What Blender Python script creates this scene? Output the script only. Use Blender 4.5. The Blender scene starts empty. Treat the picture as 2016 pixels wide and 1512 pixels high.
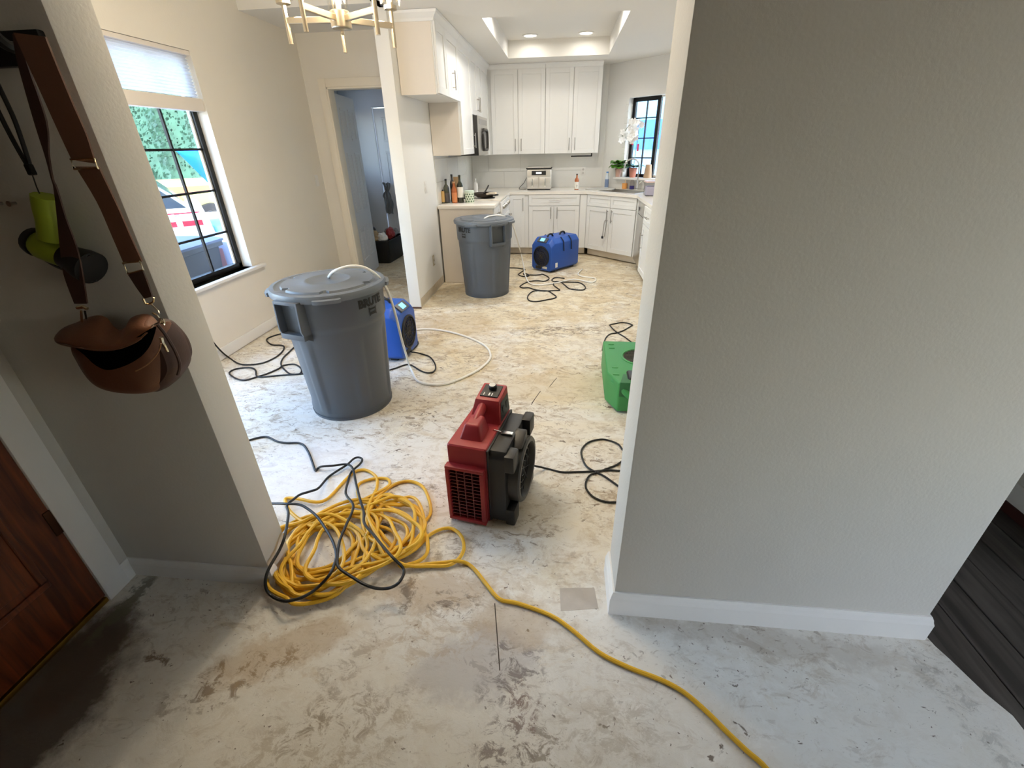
import bpy, bmesh, math, random
from mathutils import Vector, Matrix, noise
random.seed(7)
sc = bpy.context.scene
COL = sc.collection
R = math.radians
# ------------------------------------------------------------------ camera
CAM_R = ((0.0, 0.0, 0.0),) * 3
def _cam_rows():
    pi, ya, ro = .490343, .113459, -.021121
    cp, sp, cy, sy, cr, sr = math.cos(pi), math.sin(pi), math.cos(ya), math.sin(ya), math.cos(ro), math.sin(ro)
    Rz = Matrix(((cy, sy, 0), (-sy, cy, 0), (0, 0, 1)))
    B = Matrix(((1, 0, 0), (0, 0, -1), (0, 1, 0)))
    Rx = Matrix(((1, 0, 0), (0, cp, -sp), (0, sp, cp)))
    Rr = Matrix(((cr, -sr, 0), (sr, cr, 0), (0, 0, 1)))
    return Rr @ Rx @ B @ Rz
CR = _cam_rows()
FPX, CAMZ = 878.4, 1.5
cd = bpy.data.cameras.new('camera')
cd.sensor_width = 36.0
cd.lens = FPX / 2016 * 36
cd.clip_start = .02
cam = bpy.data.objects.new('camera', cd); COL.objects.link(cam)
rr, dd, ff = CR[0], CR[1], CR[2]
cam.matrix_world = Matrix(((rr[0], -dd[0], -ff[0], 0), (rr[1], -dd[1], -ff[1], 0), (rr[2], -dd[2], -ff[2], CAMZ), (0, 0, 0, 1)))
sc.camera = cam
def ray(x, y):
    return CR.transposed() @ Vector(((x - 1008) / FPX, (y - 756) / FPX, 1))
def onz(x, y, z=0.0):
    d = ray(x, y); t = (z - CAMZ) / d.z; return Vector((t * d.x, t * d.y, z))
def ony(x, y, Y):
    d = ray(x, y); t = Y / d.y; return Vector((t * d.x, Y, CAMZ + t * d.z))
def onx(x, y, X):
    d = ray(x, y); t = X / d.x; return Vector((X, t * d.y, CAMZ + t * d.z))
# ------------------------------------------------------------------ world, sun, exposure
w = bpy.data.worlds.new('sky'); sc.world = w; w.use_nodes = True
nt = w.node_tree; nt.nodes.clear()
out = nt.nodes.new('ShaderNodeOutputWorld'); bg = nt.nodes.new('ShaderNodeBackground')
sky = nt.nodes.new('ShaderNodeTexSky'); sky.sky_type = 'NISHITA'; sky.sun_disc = False
sky.sun_elevation = R(52); sky.sun_rotation = R(120); sky.air_density = 1.2; sky.dust_density = 2.0
bg.inputs[1].default_value = 2.8
nt.links.new(sky.outputs[0], bg.inputs[0]); nt.links.new(bg.outputs[0], out.inputs[0])
sl = bpy.data.lights.new('sun', 'SUN'); sl.energy = 2.2; sl.angle = R(.6); sl.color = (1, .95, .86)
so = bpy.data.objects.new('sun', sl); COL.objects.link(so)
so.rotation_euler = Vector((-.45, .35, -1.0)).to_track_quat('-Z', 'Y').to_euler(); so.location = (4, -4, 9)
vs = sc.view_settings
vs.view_transform = 'Standard'; vs.look = 'None'; vs.exposure = 0.13; vs.gamma = 1.0; vs.use_curve_mapping = False
def portal(name, loc, size, direction):
    l = bpy.data.lights.new(name, 'AREA'); l.shape = 'RECTANGLE'; l.size, l.size_y = size
    l.cycles.is_portal = True
    o = bpy.data.objects.new(name, l); COL.objects.link(o); o.location = loc
    o.rotation_euler = Vector(direction).to_track_quat('-Z', 'Z').to_euler()
    return o
portal('daylight_portal', (-2.865, 3.235, 1.2), (.97, 1.15), (1, 0, 0))
portal('daylight_portal', (-2.865, 1.95, 1.02), (1.2, 2.0), (1, 0, 0))
portal('daylight_portal', (1.33, 7.25, 1.56), (.95, 1.0), (-1, -1, 0))
portal('daylight_portal', (4.58, -1.3, 1.5), (2.0, 1.4), (-1, 0, 0))
portal('daylight_portal', (-3.46, 6.7, 1.65), (.7, .8), (1, 0, 0))

# ------------------------------------------------------------------ materials
MATS = {}
def lin(c):
    return tuple(((v / 255) / 12.92 if v / 255 <= .04045 else ((v / 255 + .055) / 1.055) ** 2.4) for v in c)
def mat(name, rgb=(200, 200, 200), rough=.5, metal=0.0, bump=0.0, scale=40.0, var=0.0, varscale=6.0, emit=None, estr=0.0, trans=0.0, spec=None, coat=0.0, alpha=None, stretch=None, bdist=.002):
    if name in MATS: return MATS[name]
    m = bpy.data.materials.new(name); m.use_nodes = True
    n = m.node_tree.nodes; L = m.node_tree.links; b = n['Principled BSDF']
    col = lin(rgb) + (1,)
    b.inputs['Base Color'].default_value = col
    b.inputs['Roughness'].default_value = rough; b.inputs['Metallic'].default_value = metal
    if spec is not None: b.inputs['Specular IOR Level'].default_value = spec
    if coat: b.inputs['Coat Weight'].default_value = coat
    if trans: b.inputs['Transmission Weight'].default_value = trans
    if emit: b.inputs['Emission Color'].default_value = lin(emit) + (1,); b.inputs['Emission Strength'].default_value = estr
    if bump or var:
        tc = n.new('ShaderNodeTexCoord'); mp = n.new('ShaderNodeMapping')
        L.new(tc.outputs['Object'], mp.inputs[0])
        if stretch: mp.inputs['Scale'].default_value = stretch
    if var:
        nz = n.new('ShaderNodeTexNoise'); nz.inputs['Scale'].default_value = varscale; nz.inputs['Detail'].default_value = 6
        L.new(mp.outputs[0], nz.inputs[0])
        mx = n.new('ShaderNodeMix'); mx.data_type = 'RGBA'
        mx.inputs[6].default_value = tuple(min(1, c * (1 - var)) for c in col[:3]) + (1,)
        mx.inputs[7].default_value = tuple(min(1, c * (1 + var)) for c in col[:3]) + (1,)
        L.new(nz.outputs[0], mx.inputs[0]); L.new(mx.outputs[2], b.inputs['Base Color'])
    if bump:
        nb = n.new('ShaderNodeTexNoise'); nb.inputs['Scale'].default_value = scale; nb.inputs['Detail'].default_value = 4
        L.new(mp.outputs[0], nb.inputs[0])
        bp = n.new('ShaderNodeBump'); bp.inputs['Strength'].default_value = bump; bp.inputs['Distance'].default_value = bdist
        L.new(nb.outputs[0], bp.inputs['Height']); L.new(bp.outputs[0], b.inputs['Normal'])
    MATS[name] = m
    return m
WALL = mat('wall_paint', (232, 226, 214), .75, bump=.25, scale=90, var=.015)
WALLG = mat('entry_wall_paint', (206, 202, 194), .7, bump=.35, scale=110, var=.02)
KWALL = mat('kitchen_wall_paint', (232, 231, 227), .7, bump=.25, scale=90, var=.015)
TRIM = mat('white_trim', (236, 234, 230), .45, var=.02)
CEIL = mat('ceiling_paint', (232, 229, 222), .85, bump=.3, scale=60)
CAB = mat('cabinet_white', (234, 234, 232), .32, var=.012)
CABSIDE = mat('cabinet_side_panel', (230, 222, 212), .4, var=.015)
STEEL = mat('brushed_nickel', (176, 172, 166), .3, 1.0, bump=.05, scale=300)
STAIN = mat('stainless_steel', (188, 186, 182), .28, 1.0, var=.04, varscale=30, stretch=(1, 1, 12))
QUARTZ = mat('quartz_worktop', (238, 233, 224), .2, var=.03, varscale=14)
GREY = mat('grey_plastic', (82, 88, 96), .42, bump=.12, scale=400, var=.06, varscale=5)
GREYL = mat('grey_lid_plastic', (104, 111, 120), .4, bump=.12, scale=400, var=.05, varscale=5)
BLACKP = mat('black_plastic', (28, 28, 28), .45, bump=.1, scale=300)
BLACKR = mat('black_rubber', (20, 20, 21), .55)
BLUE = mat('blue_plastic', (34, 84, 176), .42, bump=.15, scale=350, var=.06)
REDP = mat('red_plastic', (150, 36, 40), .45, bump=.15, scale=350, var=.06)
GREENP = mat('green_plastic', (58, 142, 76), .5, bump=.15, scale=350, var=.06)
YEL = mat('yellow_cord', (226, 176, 42), .5, var=.06, varscale=30)
HOSE = mat('white_vinyl_hose', (244, 242, 236), .35)
INK = mat('black_print', (8, 8, 9), .6)
WHITEPL = mat('white_plastic', (232, 230, 226), .4)
LEATHER = mat('brown_leather', (104, 64, 42), .5, bump=.3, scale=180, var=.15, varscale=14)
LEATHERD = mat('dark_brown_leather', (64, 40, 32), .55, bump=.3, scale=160, var=.1)
GOLD = mat('pale_gold_metal', (226, 210, 176), .22, 1.0)
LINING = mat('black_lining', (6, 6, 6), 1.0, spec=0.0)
BLACKM = mat('black_metal', (24, 24, 25), .4, .4)
def clear_mat(name, tint, refl=.5, rough=.03):
    m = bpy.data.materials.new(name); m.use_nodes = True; n = m.node_tree.nodes; L = m.node_tree.links; n.clear()
    o = n.new('ShaderNodeOutputMaterial'); t = n.new('ShaderNodeBsdfTransparent'); g = n.new('ShaderNodeBsdfGlossy'); mx = n.new('ShaderNodeMixShader')
    f = n.new('ShaderNodeLayerWeight'); pw = n.new('ShaderNodeMath'); pw.operation = 'POWER'; pw.inputs[1].default_value = 4.0
    ma = n.new('ShaderNodeMath'); ma.operation = 'MULTIPLY_ADD'; ma.inputs[1].default_value = refl; ma.inputs[2].default_value = .025
    f.inputs[0].default_value = .5; g.inputs['Roughness'].default_value = rough; t.inputs[0].default_value = tint + (1,)
    L.new(f.outputs['Facing'], pw.inputs[0]); L.new(pw.outputs[0], ma.inputs[0]); L.new(ma.outputs[0], mx.inputs[0])
    L.new(t.outputs[0], mx.inputs[1]); L.new(g.outputs[0], mx.inputs[2]); L.new(mx.outputs[0], o.inputs[0])
    return m
GLASS = clear_mat('window_glass', (.97, .985, .99))
CLEAR = clear_mat('clear_glass', (.97, .97, .96))
CLEARP = clear_mat('clear_plastic', (.82, .82, .84), .6, .1)

def floor_mat():
    m = bpy.data.materials.new('scraped_concrete'); m.use_nodes = True
    n = m.node_tree.nodes; L = m.node_tree.links; b = n['Principled BSDF']
    tc = n.new('ShaderNodeTexCoord')
    def noise_(scale, detail=8, rough=.6, st=(1, 1, 1), dist=0.0, off=(0, 0, 0), rot=0.0):
        mp = n.new('ShaderNodeMapping'); mp.inputs['Scale'].default_value = st; mp.inputs['Location'].default_value = off; mp.inputs['Rotation'].default_value = (0, 0, rot)
        L.new(tc.outputs['Object'], mp.inputs[0])
        z = n.new('ShaderNodeTexNoise'); z.inputs['Scale'].default_value = scale; z.inputs['Detail'].default_value = detail; z.inputs['Roughness'].default_value = rough; z.inputs['Distortion'].default_value = dist
        L.new(mp.outputs[0], z.inputs[0]); return z.outputs[0]
    def ramp(src, a, bb, ca=(0, 0, 0, 1), cb=(1, 1, 1, 1)):
        r = n.new('ShaderNodeValToRGB'); r.color_ramp.elements[0].position = a; r.color_ramp.elements[1].position = bb
        r.color_ramp.elements[0].color = ca; r.color_ramp.elements[1].color = cb
        L.new(src, r.inputs[0]); return r.outputs[0]
    def mix(fac, a, c, kind='MIX'):
        x = n.new('ShaderNodeMix'); x.data_type = 'RGBA'; x.blend_type = kind
        for s, v in ((0, fac), (6, a), (7, c)):
            if isinstance(v, (int, float)): x.inputs[s].default_value = v
            elif isinstance(v, tuple): x.inputs[s].default_value = v
            else: L.new(v, x.inputs[s])
        return x.outputs[2]
    def mul(a, c, op='MULTIPLY'):
        x = n.new('ShaderNodeMath'); x.operation = op
        for s, v in ((0, a), (1, c)):
            if isinstance(v, (int, float)): x.inputs[s].default_value = v
            else: L.new(v, x.inputs[s])
        return x.outputs[0]
    wn = n.new('ShaderNodeTexNoise'); wn.inputs['Scale'].default_value = 9; wn.inputs['Detail'].default_value = 8; wn.inputs['Roughness'].default_value = .7
    L.new(tc.outputs['Object'], wn.inputs[0])
    vs1 = n.new('ShaderNodeVectorMath'); vs1.operation = 'SUBTRACT'; vs1.inputs[1].default_value = (.5, .5, .5); L.new(wn.outputs[1], vs1.inputs[0])
    vs2 = n.new('ShaderNodeVectorMath'); vs2.operation = 'MULTIPLY_ADD'; vs2.inputs[1].default_value = (.22, .22, 0); L.new(vs1.outputs[0], vs2.inputs[0]); L.new(tc.outputs['Object'], vs2.inputs[2])
    def blob(cx, cy, rx, ry, rot=0.0):      # one floor mark, stains and the painted daylight patch alike, with ragged rim
        mp = n.new('ShaderNodeMapping'); mp.vector_type = 'TEXTURE'
        mp.inputs['Location'].default_value = (cx, cy, 0); mp.inputs['Rotation'].default_value = (0, 0, rot); mp.inputs['Scale'].default_value = (rx * 1.25, ry * 1.25, 1)
        L.new(vs2.outputs[0], mp.inputs[0])
        g = n.new('ShaderNodeTexGradient'); g.gradient_type = 'SPHERICAL'
        L.new(mp.outputs[0], g.inputs[0])
        return ramp(g.outputs[1], .08, .42)
    W = (.80, .775, .715, 1); CREAM = (.77, .69, .52, 1); TAN = (.60, .47, .285, 1); BRN = (.11, .075, .05, 1)
    sep = n.new('ShaderNodeSeparateXYZ'); L.new(tc.outputs['Object'], sep.inputs[0])
    def yband(y0, y1, v0, v1):
        mr = n.new('ShaderNodeMapRange'); mr.inputs[1].default_value = y0; mr.inputs[2].default_value = y1; mr.inputs[3].default_value = v0; mr.inputs[4].default_value = v1
        L.new(sep.outputs[1], mr.inputs[0]); return mr.outputs[0]
    bias = yband(1.2, 4.8, -.10, .10)            # old adhesive is thicker towards the kitchen
    c = mix(ramp(mul(noise_(1.0, 7, .65, dist=.8), bias, 'ADD'), .42, .60), W, CREAM)
    entry = ramp(mul(mul(noise_(3.0, 8, .65, dist=.6, off=(2, 2, 0)), .5), yband(.7, 1.7, .55, -.35), 'ADD'), .35, .62)
    c = mix(mul(entry, .8), c, (.75, .735, .69, 1))   # bare grey slab of the entry
    c = mix(mul(ramp(mul(noise_(2.6, 9, .7, (1, 1.3, 1), 1.0, (3, 1, 0)), bias, 'ADD'), .52, .68), .8), c, TAN)
    c = mix(mul(ramp(noise_(5, 11, .78, (1, 1.2, 1), .9, (7, 3, 0), .5), .54, .63), .55), c, (.86, .85, .815, 1))
    quiet = yband(.75, 1.45, .30, 1.0)           # the entry slab was scraped cleaner
    lump = noise_(1.7, 4, .55, off=(5, 5, 0))
    c = mix(mul(mul(ramp(noise_(7.5, 11, .8, (1, 1.35, 1), .7, (8, 1, 0)), .48, .64), .60), quiet), c, (.47, .37, .245, 1))
    c = mix(mul(mul(ramp(noise_(10, 11, .76, (.85, 1.45, 1), .9, (1, 9, 0), .4), .53, .60), ramp(lump, .32, .52)), mul(quiet, .70)), c, (.34, .25, .16, 1))
    c = mix(mul(mul(ramp(noise_(15, 10, .72, (.75, 1.5, 1), 1.2, (4, 2, 0), -.35), .58, .63), ramp(lump, .36, .54)), mul(quiet, .85)), c, (.22, .16, .11, 1))
    lump2 = noise_(2.3, 5, .6, off=(1, 8, 0))
    c = mix(mul(ramp(noise_(24, 9, .72, (1, 1.4, 1), .9, (2, 6, 0)), .605, .64), mul(ramp(lump2, .42, .56), mul(quiet, 1.0))), c, BRN)
    c = mix(mul(ramp(noise_(11, 5, .6, (1, 1.6, 1), .6, (9, 6, 0)), .675, .70), .85), c, BRN)
    c = mix(mul(ramp(noise_(62, 6, .6, (1, 1, 1), .4, (12, 6, 0)), .66, .69), .8), c, BRN)
    frag = ramp(noise_(17, 11, .78, (1, 1.25, 1), .7, (0, 3, 0), .4), .49, .56)
    for cx, cy, rx, ry, rot, col, amt, fr in STAINS_AND_DAYLIGHT:
        k = blob(cx, cy, rx, ry, rot)
        if fr: k = mul(k, frag)
        c = mix(mul(k, amt), c, col)
    L.new(c, b.inputs['Base Color'])
    rg = ramp(noise_(5, 6, .6), .3, .7, (.5, .5, .5, 1), (.72, .72, .72, 1)); L.new(rg, b.inputs['Roughness'])
    b.inputs['Specular IOR Level'].default_value = .3
    bp = n.new('ShaderNodeBump'); bp.inputs['Strength'].default_value = .5; bp.inputs['Distance'].default_value = .004
    L.new(noise_(14, 12, .7, (1, 1.5, 1), .6), bp.inputs['Height']); L.new(bp.outputs[0], b.inputs['Normal'])
    return m
D_ = (.10, .07, .055, 1); G_ = (.30, .28, .26, 1); T_ = (.40, .27, .13, 1); V_ = (.20, .145, .10, 1)
def _s(px, py, rx, ry, rot, col, amt, fr):
    p = onz(px, py); return (p.x, p.y, rx, ry, rot, col, amt, fr)
STAINS_AND_DAYLIGHT = [
    _s(930, 1310, .22, .12, .3, (.52, .50, .49, 1), .75, 0), _s(1010, 1330, .12, .10, .6, (.24, .21, .20, 1), .9, 1), _s(1030, 1400, .07, .06, 1.2, (.26, .19, .16, 1), .9, 1), _s(985, 1470, .09, .07, .4, (.26, .22, .20, 1), .9, 1), _s(1060, 1480, .08, .07, .4, (.28, .24, .20, 1), .8, 1), _s(470, 1330, .22, .06, .5, V_, .8, 1), _s(660, 1350, .05, .26, -.3, V_, .4, 1), _s(1190, 1440, .22, .10, .4, (.40, .35, .28, 1), .45, 1), _s(620, 1480, .3, .12, .4, (.38, .31, .22, 1), .45, 1), _s(860, 1165, .22, .08, .1, T_, .5, 0), _s(1010, 1225, .16, .10, .1, T_, .4, 0),
    _s(310, 1300, .07, .025, -.1, V_, .9, 1), _s(560, 1280, .26, .08, .5, T_, .45, 0), _s(700, 1400, .20, .06, .4, V_, .35, 1),
    _s(890, 1190, .10, .06, .3, D_, .7, 1), _s(800, 1165, .02, .10, .1, V_, .75, 1), _s(850, 1250, .22, .10, .2, T_, .35, 1), _s(760, 1045, .05, .04, .3, D_, .95, 0),
    _s(1110, 650, .42, .14, .1, V_, .8, 1), _s(1240, 680, .3, .12, 0, V_, .6, 1), _s(1000, 690, .4, .25, .2, T_, .3, 1),
    _s(1080, 560, .8, .22, 0, V_, .35, 1), _s(880, 640, .5, .3, 0, T_, .28, 0), _s(620, 930, .4, .3, 0, (.84, .85, .88, 1), .6, 0), _s(1080, 1140, .25, .12, .2, T_, .22, 1),  # the bluish white entry paints the daylight pool on the dining floor
    _s(70, 1400, .20, .34, .12, (.105, .085, .075, 1), .95, 0), _s(170, 1290, .11, .22, .15, (.12, .09, .07, 1), .9, 0), _s(250, 1190, .03, .16, .03, (.16, .15, .10, 1), .8, 0),
    _s(1500, 1260, .5, .05, -.05, V_, .22, 0), _s(960, 1000, .3, .2, .2, (.60, .47, .29, 1), .4, 0), _s(1100, 760, .5, .25, .1, (.62, .50, .30, 1), .4, 0),
    _s(870, 1080, .18, .12, .2, V_, .4, 1), _s(540, 480, .2, .2, 0, V_, .3, 1), _s(1900, 1400, .05, .2, .2, (.30, .29, .26, 1), .4, 1),
]
FLOOR = floor_mat()
PATCH = mat('grey_patch', (186, 178, 168), .7, var=.12, varscale=30, bump=.3, scale=80); SAWCUT = mat('saw_cut', (70, 62, 54), .9)
def wood_mat(name, c1, c2, rough=.35, scale=3.0, stretch=(1, 14, 14), coat=.2):
    m = bpy.data.materials.new(name); m.use_nodes = True; n = m.node_tree.nodes; L = m.node_tree.links; b = n['Principled BSDF']
    tc = n.new('ShaderNodeTexCoord'); mp = n.new('ShaderNodeMapping'); mp.inputs['Scale'].default_value = stretch
    z = n.new('ShaderNodeTexNoise'); z.inputs['Scale'].default_value = scale; z.inputs['Detail'].default_value = 8; z.inputs['Distortion'].default_value = .8
    r = n.new('ShaderNodeValToRGB'); r.color_ramp.elements[0].position = .35; r.color_ramp.elements[1].position = .68
    r.color_ramp.elements[0].color = lin(c1) + (1,); r.color_ramp.elements[1].color = lin(c2) + (1,)
    L.new(tc.outputs['Object'], mp.inputs[0]); L.new(mp.outputs[0], z.inputs[0]); L.new(z.outputs[0], r.inputs[0]); L.new(r.outputs[0], b.inputs['Base Color'])
    b.inputs['Roughness'].default_value = rough; b.inputs['Coat Weight'].default_value = coat
    return m
DOORW = wood_mat('mahogany_door', (70, 30, 12), (128, 62, 26), .4, 3, (14, 14, 1))
DARKF = wood_mat('dark_floor_boards', (48, 44, 42), (82, 76, 72), .35, 2.5, (12, 1, 1))

# ------------------------------------------------------------------ mesh helpers
class MB:
    def __init__(s): s.v = []; s.f = []
    def add(s, vs, fs):
        o = len(s.v); s.v += [tuple(p) for p in vs]; s.f += [tuple(i + o for i in f) for f in fs]; return s
    def box(s, x0, y0, z0, x1, y1, z1):
        x0, x1 = min(x0, x1), max(x0, x1); y0, y1 = min(y0, y1), max(y0, y1); z0, z1 = min(z0, z1), max(z0, z1)
        return s.add([(x0, y0, z0), (x1, y0, z0), (x1, y1, z0), (x0, y1, z0), (x0, y0, z1), (x1, y0, z1), (x1, y1, z1), (x0, y1, z1)],
                     [(0, 3, 2, 1), (4, 5, 6, 7), (0, 1, 5, 4), (1, 2, 6, 5), (2, 3, 7, 6), (3, 0, 4, 7)])
    def prism(s, poly, a, b, axis='z'):
        f = {'z': lambda p, t: (p[0], p[1], t), 'y': lambda p, t: (p[0], t, p[1]), 'x': lambda p, t: (t, p[0], p[1])}[axis]
        n = len(poly)
        return s.add([f(p, a) for p in poly] + [f(p, b) for p in poly],
                     [tuple(range(n))[::-1], tuple(range(n, 2 * n))] + [(i, (i + 1) % n, n + (i + 1) % n, n + i) for i in range(n)])
    def loft(s, rings, cap=True, closed=True):
        n = len(rings[0]); vs = [p for r in rings for p in r]; fs = []
        for k in range(len(rings) - 1):
            for i in range(n if closed else n - 1):
                j = (i + 1) % n
                fs.append((k * n + i, k * n + j, (k + 1) * n + j, (k + 1) * n + i))
        if cap and closed:
            fs.append(tuple(range(n))[::-1]); fs.append(tuple((len(rings) - 1) * n + i for i in range(n)))
        return s.add(vs, fs)
    def lathe(s, prof, n=24, c=(0, 0, 0), axis=(0, 0, 1), cap=True, fn=None):
        a = Vector(axis).normalized(); q = Vector((0, 0, 1)).rotation_difference(a); c = Vector(c)
        rings = []
        for r, z in prof:
            ring = []
            for i in range(n):
                t = 2 * math.pi * i / n; r2 = fn(r, z, t) if fn else r
                ring.append(c + q @ Vector((r2 * math.cos(t), r2 * math.sin(t), z)))
            rings.append(ring)
        return s.loft(rings, cap)
    def tube(s, pts, r, n=8, closed=False, cap=True, flat=None):
        pts = [Vector(p) for p in pts]; N = len(pts); rings = []; up = None
        for i, p in enumerate(pts):
            if closed: t = pts[(i + 1) % N] - pts[i - 1]
            else: t = pts[min(i + 1, N - 1)] - pts[max(i - 1, 0)]
            t = t.normalized() if t.length > 1e-9 else Vector((0, 0, 1))
            if up is None:
                up = Vector((0, 0, 1)) if abs(t.z) < .9 else Vector((1, 0, 0))
            u = (up - t * up.dot(t))
            u = u.normalized() if u.length > 1e-6 else t.orthogonal().normalized()
            up = u; v = t.cross(u); rad = r[i] if isinstance(r, (list, tuple)) else r
            rings.append([p + rad * (math.cos(2 * math.pi * k / n) * u + math.sin(2 * math.pi * k / n) * v) for k in range(n)])
        if closed:
            rings.append(rings[0]); return s.loft(rings, False)
        return s.loft(rings, cap)
    def ribbon(s, L, Rr, th, nrm):
        nrm = Vector(nrm) * th; vs = []
        for a, b in zip(L, Rr):
            a = Vector(a); b = Vector(b); vs.append([a, b, b + nrm, a + nrm])
        return s.loft(vs, True)
    def sphere(s, c, r, n=12, m=8):
        rx, ry, rz = (r, r, r) if isinstance(r, (int, float)) else r; rings = []
        for k in range(m + 1):
            f = math.pi * (k + .02 if k == 0 else k - .02 if k == m else k) / m
            rings.append([(c[0] + rx * math.sin(f) * math.cos(2 * math.pi * i / n), c[1] + ry * math.sin(f) * math.sin(2 * math.pi * i / n), c[2] - rz * math.cos(f)) for i in range(n)])
        return s.loft(rings, True)
    def xf(s, M):
        s.v = [tuple(M @ Vector(p)) for p in s.v]; return s
    def build(s, name, m, parent=None, bevel=0.0, seg=2, smooth=True, ang=35):
        me = bpy.data.meshes.new(name); me.from_pydata(s.v, [], s.f)
        bm = bmesh.new(); bm.from_mesh(me)
        bmesh.ops.recalc_face_normals(bm, faces=bm.faces)
        if bevel:
            es = [e for e in bm.edges if len(e.link_faces) == 2 and e.calc_face_angle(0) > R(28)]
            bmesh.ops.bevel(bm, geom=es, offset=bevel, segments=seg, profile=.6, affect='EDGES', clamp_overlap=True)
        bm.to_mesh(me); bm.free()
        if smooth:
            me.shade_smooth(); me.set_sharp_from_angle(angle=R(ang))
        me.materials.append(m)
        o = bpy.data.objects.new(name, me); COL.objects.link(o)
        if parent: o.parent = parent
        return o
def spline(pts, per=8, closed=False):
    P = [Vector(p) for p in pts]; out = []; N = len(P)
    rng = range(N) if closed else range(N - 1)
    for i in rng:
        if closed: a, b, c, d = P[i - 1], P[i], P[(i + 1) % N], P[(i + 2) % N]
        else: a, b, c, d = P[max(i - 1, 0)], P[i], P[i + 1], P[min(i + 2, N - 1)]
        for k in range(per):
            t = k / per
            out.append(.5 * ((2 * b) + (c - a) * t + (2 * a - 5 * b + 4 * c - d) * t * t + (3 * b - a - 3 * c + d) * t ** 3))
    if not closed: out.append(P[-1])
    return out
def thing(name, label, cat, loc=(0, 0, 0), rotz=0.0, group=None):
    o = bpy.data.objects.new(name, None); COL.objects.link(o); o.empty_display_size = .05
    o.location = loc; o.rotation_euler = (0, 0, rotz); o['label'] = label; o['category'] = cat
    if group: o['group'] = group
    return o
def tag(o, label, cat, group=None):
    o['label'] = label; o['category'] = cat
    if group: o['group'] = group
    return o
def struct(o, label=None, cat=None):
    o['kind'] = 'structure'
    if label: o['label'] = label
    if cat: o['category'] = cat
    return o
def text_mesh(body, size, depth=.0015, bold=False):
    cu = bpy.data.curves.new('t', 'FONT'); cu.body = body; cu.size = size; cu.extrude = depth; cu.align_x = 'CENTER'; cu.align_y = 'CENTER'; cu.resolution_u = 2
    if bold: cu.offset = size * .055
    o = bpy.data.objects.new('t', cu); COL.objects.link(o)
    bpy.context.view_layer.update()
    me = bpy.data.meshes.new_from_object(o.evaluated_get(bpy.context.evaluated_depsgraph_get()))
    vs = [v.co.copy() for v in me.vertices]; fs = [tuple(p.vertices) for p in me.polygons]
    bpy.data.objects.remove(o); bpy.data.curves.remove(cu); bpy.data.meshes.remove(me)
    return vs, fs

# ================================================================== SETTING
def sbox(name, b, m, label, cat, bevel=0.0):
    return struct(MB().box(*b).build(name, m, bevel=bevel, smooth=bool(bevel)), label, cat)
YW = 1.075; CZ = 2.49; DZ = 2.53; HZ = 3.05; XL = -2.72; KB = 7.78; XE = -1.68; XS = -1.45
# floors
fl = MB().prism([(-4.6, 1.1), (-2.0, 1.1), (-2.0, -3.2), (1.36, -3.2), (1.36, .84), (1.33, .90), (1.315, .95), (1.30, 1.0), (1.285, 1.04), (1.275, 1.10), (1.2, 1.10), (1.2, 4.25), (1.7, 4.25), (1.7, 8.1), (-4.6, 8.1)], -.12, 0)
fo = struct(fl.build('floor', FLOOR, smooth=False), 'scraped concrete slab floor with tan adhesive stains and dark scuffs', 'floor')
pp = [onz(*q) for q in ((1102, 1158), (1170, 1157), (1178, 1198), (1104, 1203))]
MB().prism([(p.x, p.y) for p in pp], .0, .0009).build('grey_patch', PATCH, fo, smooth=False)
for q0, q1, wd in (((974, 1188), (984, 1320), .0018), ((1096, 744), (1082, 761), .0022), ((1064, 770), (1047, 794), .0022), ((1056, 781), (1046, 797), .002)):
    a_, b_ = onz(*q0), onz(*q1); u_ = (b_ - a_).normalized(); v_ = Vector((-u_.y, u_.x, 0)) * wd
    MB().prism([tuple((a_ + v_).xy), tuple((a_ - v_).xy), tuple((b_ - v_).xy), tuple((b_ + v_).xy)], 0, .0006).build('saw_cut', SAWCUT, fo, smooth=False)
df = struct(MB().box(1.2, -3.2, -.14, 4.6, 4.4, -.012).build('floor', mat('dark_subfloor', (44, 42, 41), .6), smooth=False), 'dark stained plank floor right of the grey wall', 'floor')
for k in range(25):
    MB().box(1.285 + k * .13, -3.1, -.012, 1.285 + k * .13 + .126, 4.3, -.004 + .001 * (k % 3)).build('plank', DARKF, df, bevel=.002, seg=1)
# near wall, both sides of the opening
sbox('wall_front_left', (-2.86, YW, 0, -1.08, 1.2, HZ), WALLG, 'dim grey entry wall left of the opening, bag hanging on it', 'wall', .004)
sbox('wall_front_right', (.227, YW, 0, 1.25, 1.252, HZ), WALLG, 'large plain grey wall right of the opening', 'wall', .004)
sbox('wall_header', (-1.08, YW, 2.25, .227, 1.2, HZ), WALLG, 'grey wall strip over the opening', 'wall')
sbox('wall_entry', (XE - .12, -3.2, 2.06, XE, YW, HZ), WALLG, 'entry wall strip above the front door', 'wall')
sbox('wall_entry', (XE - .12, .955, 0, XE, YW, 2.06), WALLG, 'short entry wall between the front door and the corner', 'wall')
sbox('wall_entry', (XE - .12, -3.2, 0, XE, .03, 2.06), WALLG, 'entry wall behind the front door', 'wall')
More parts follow.
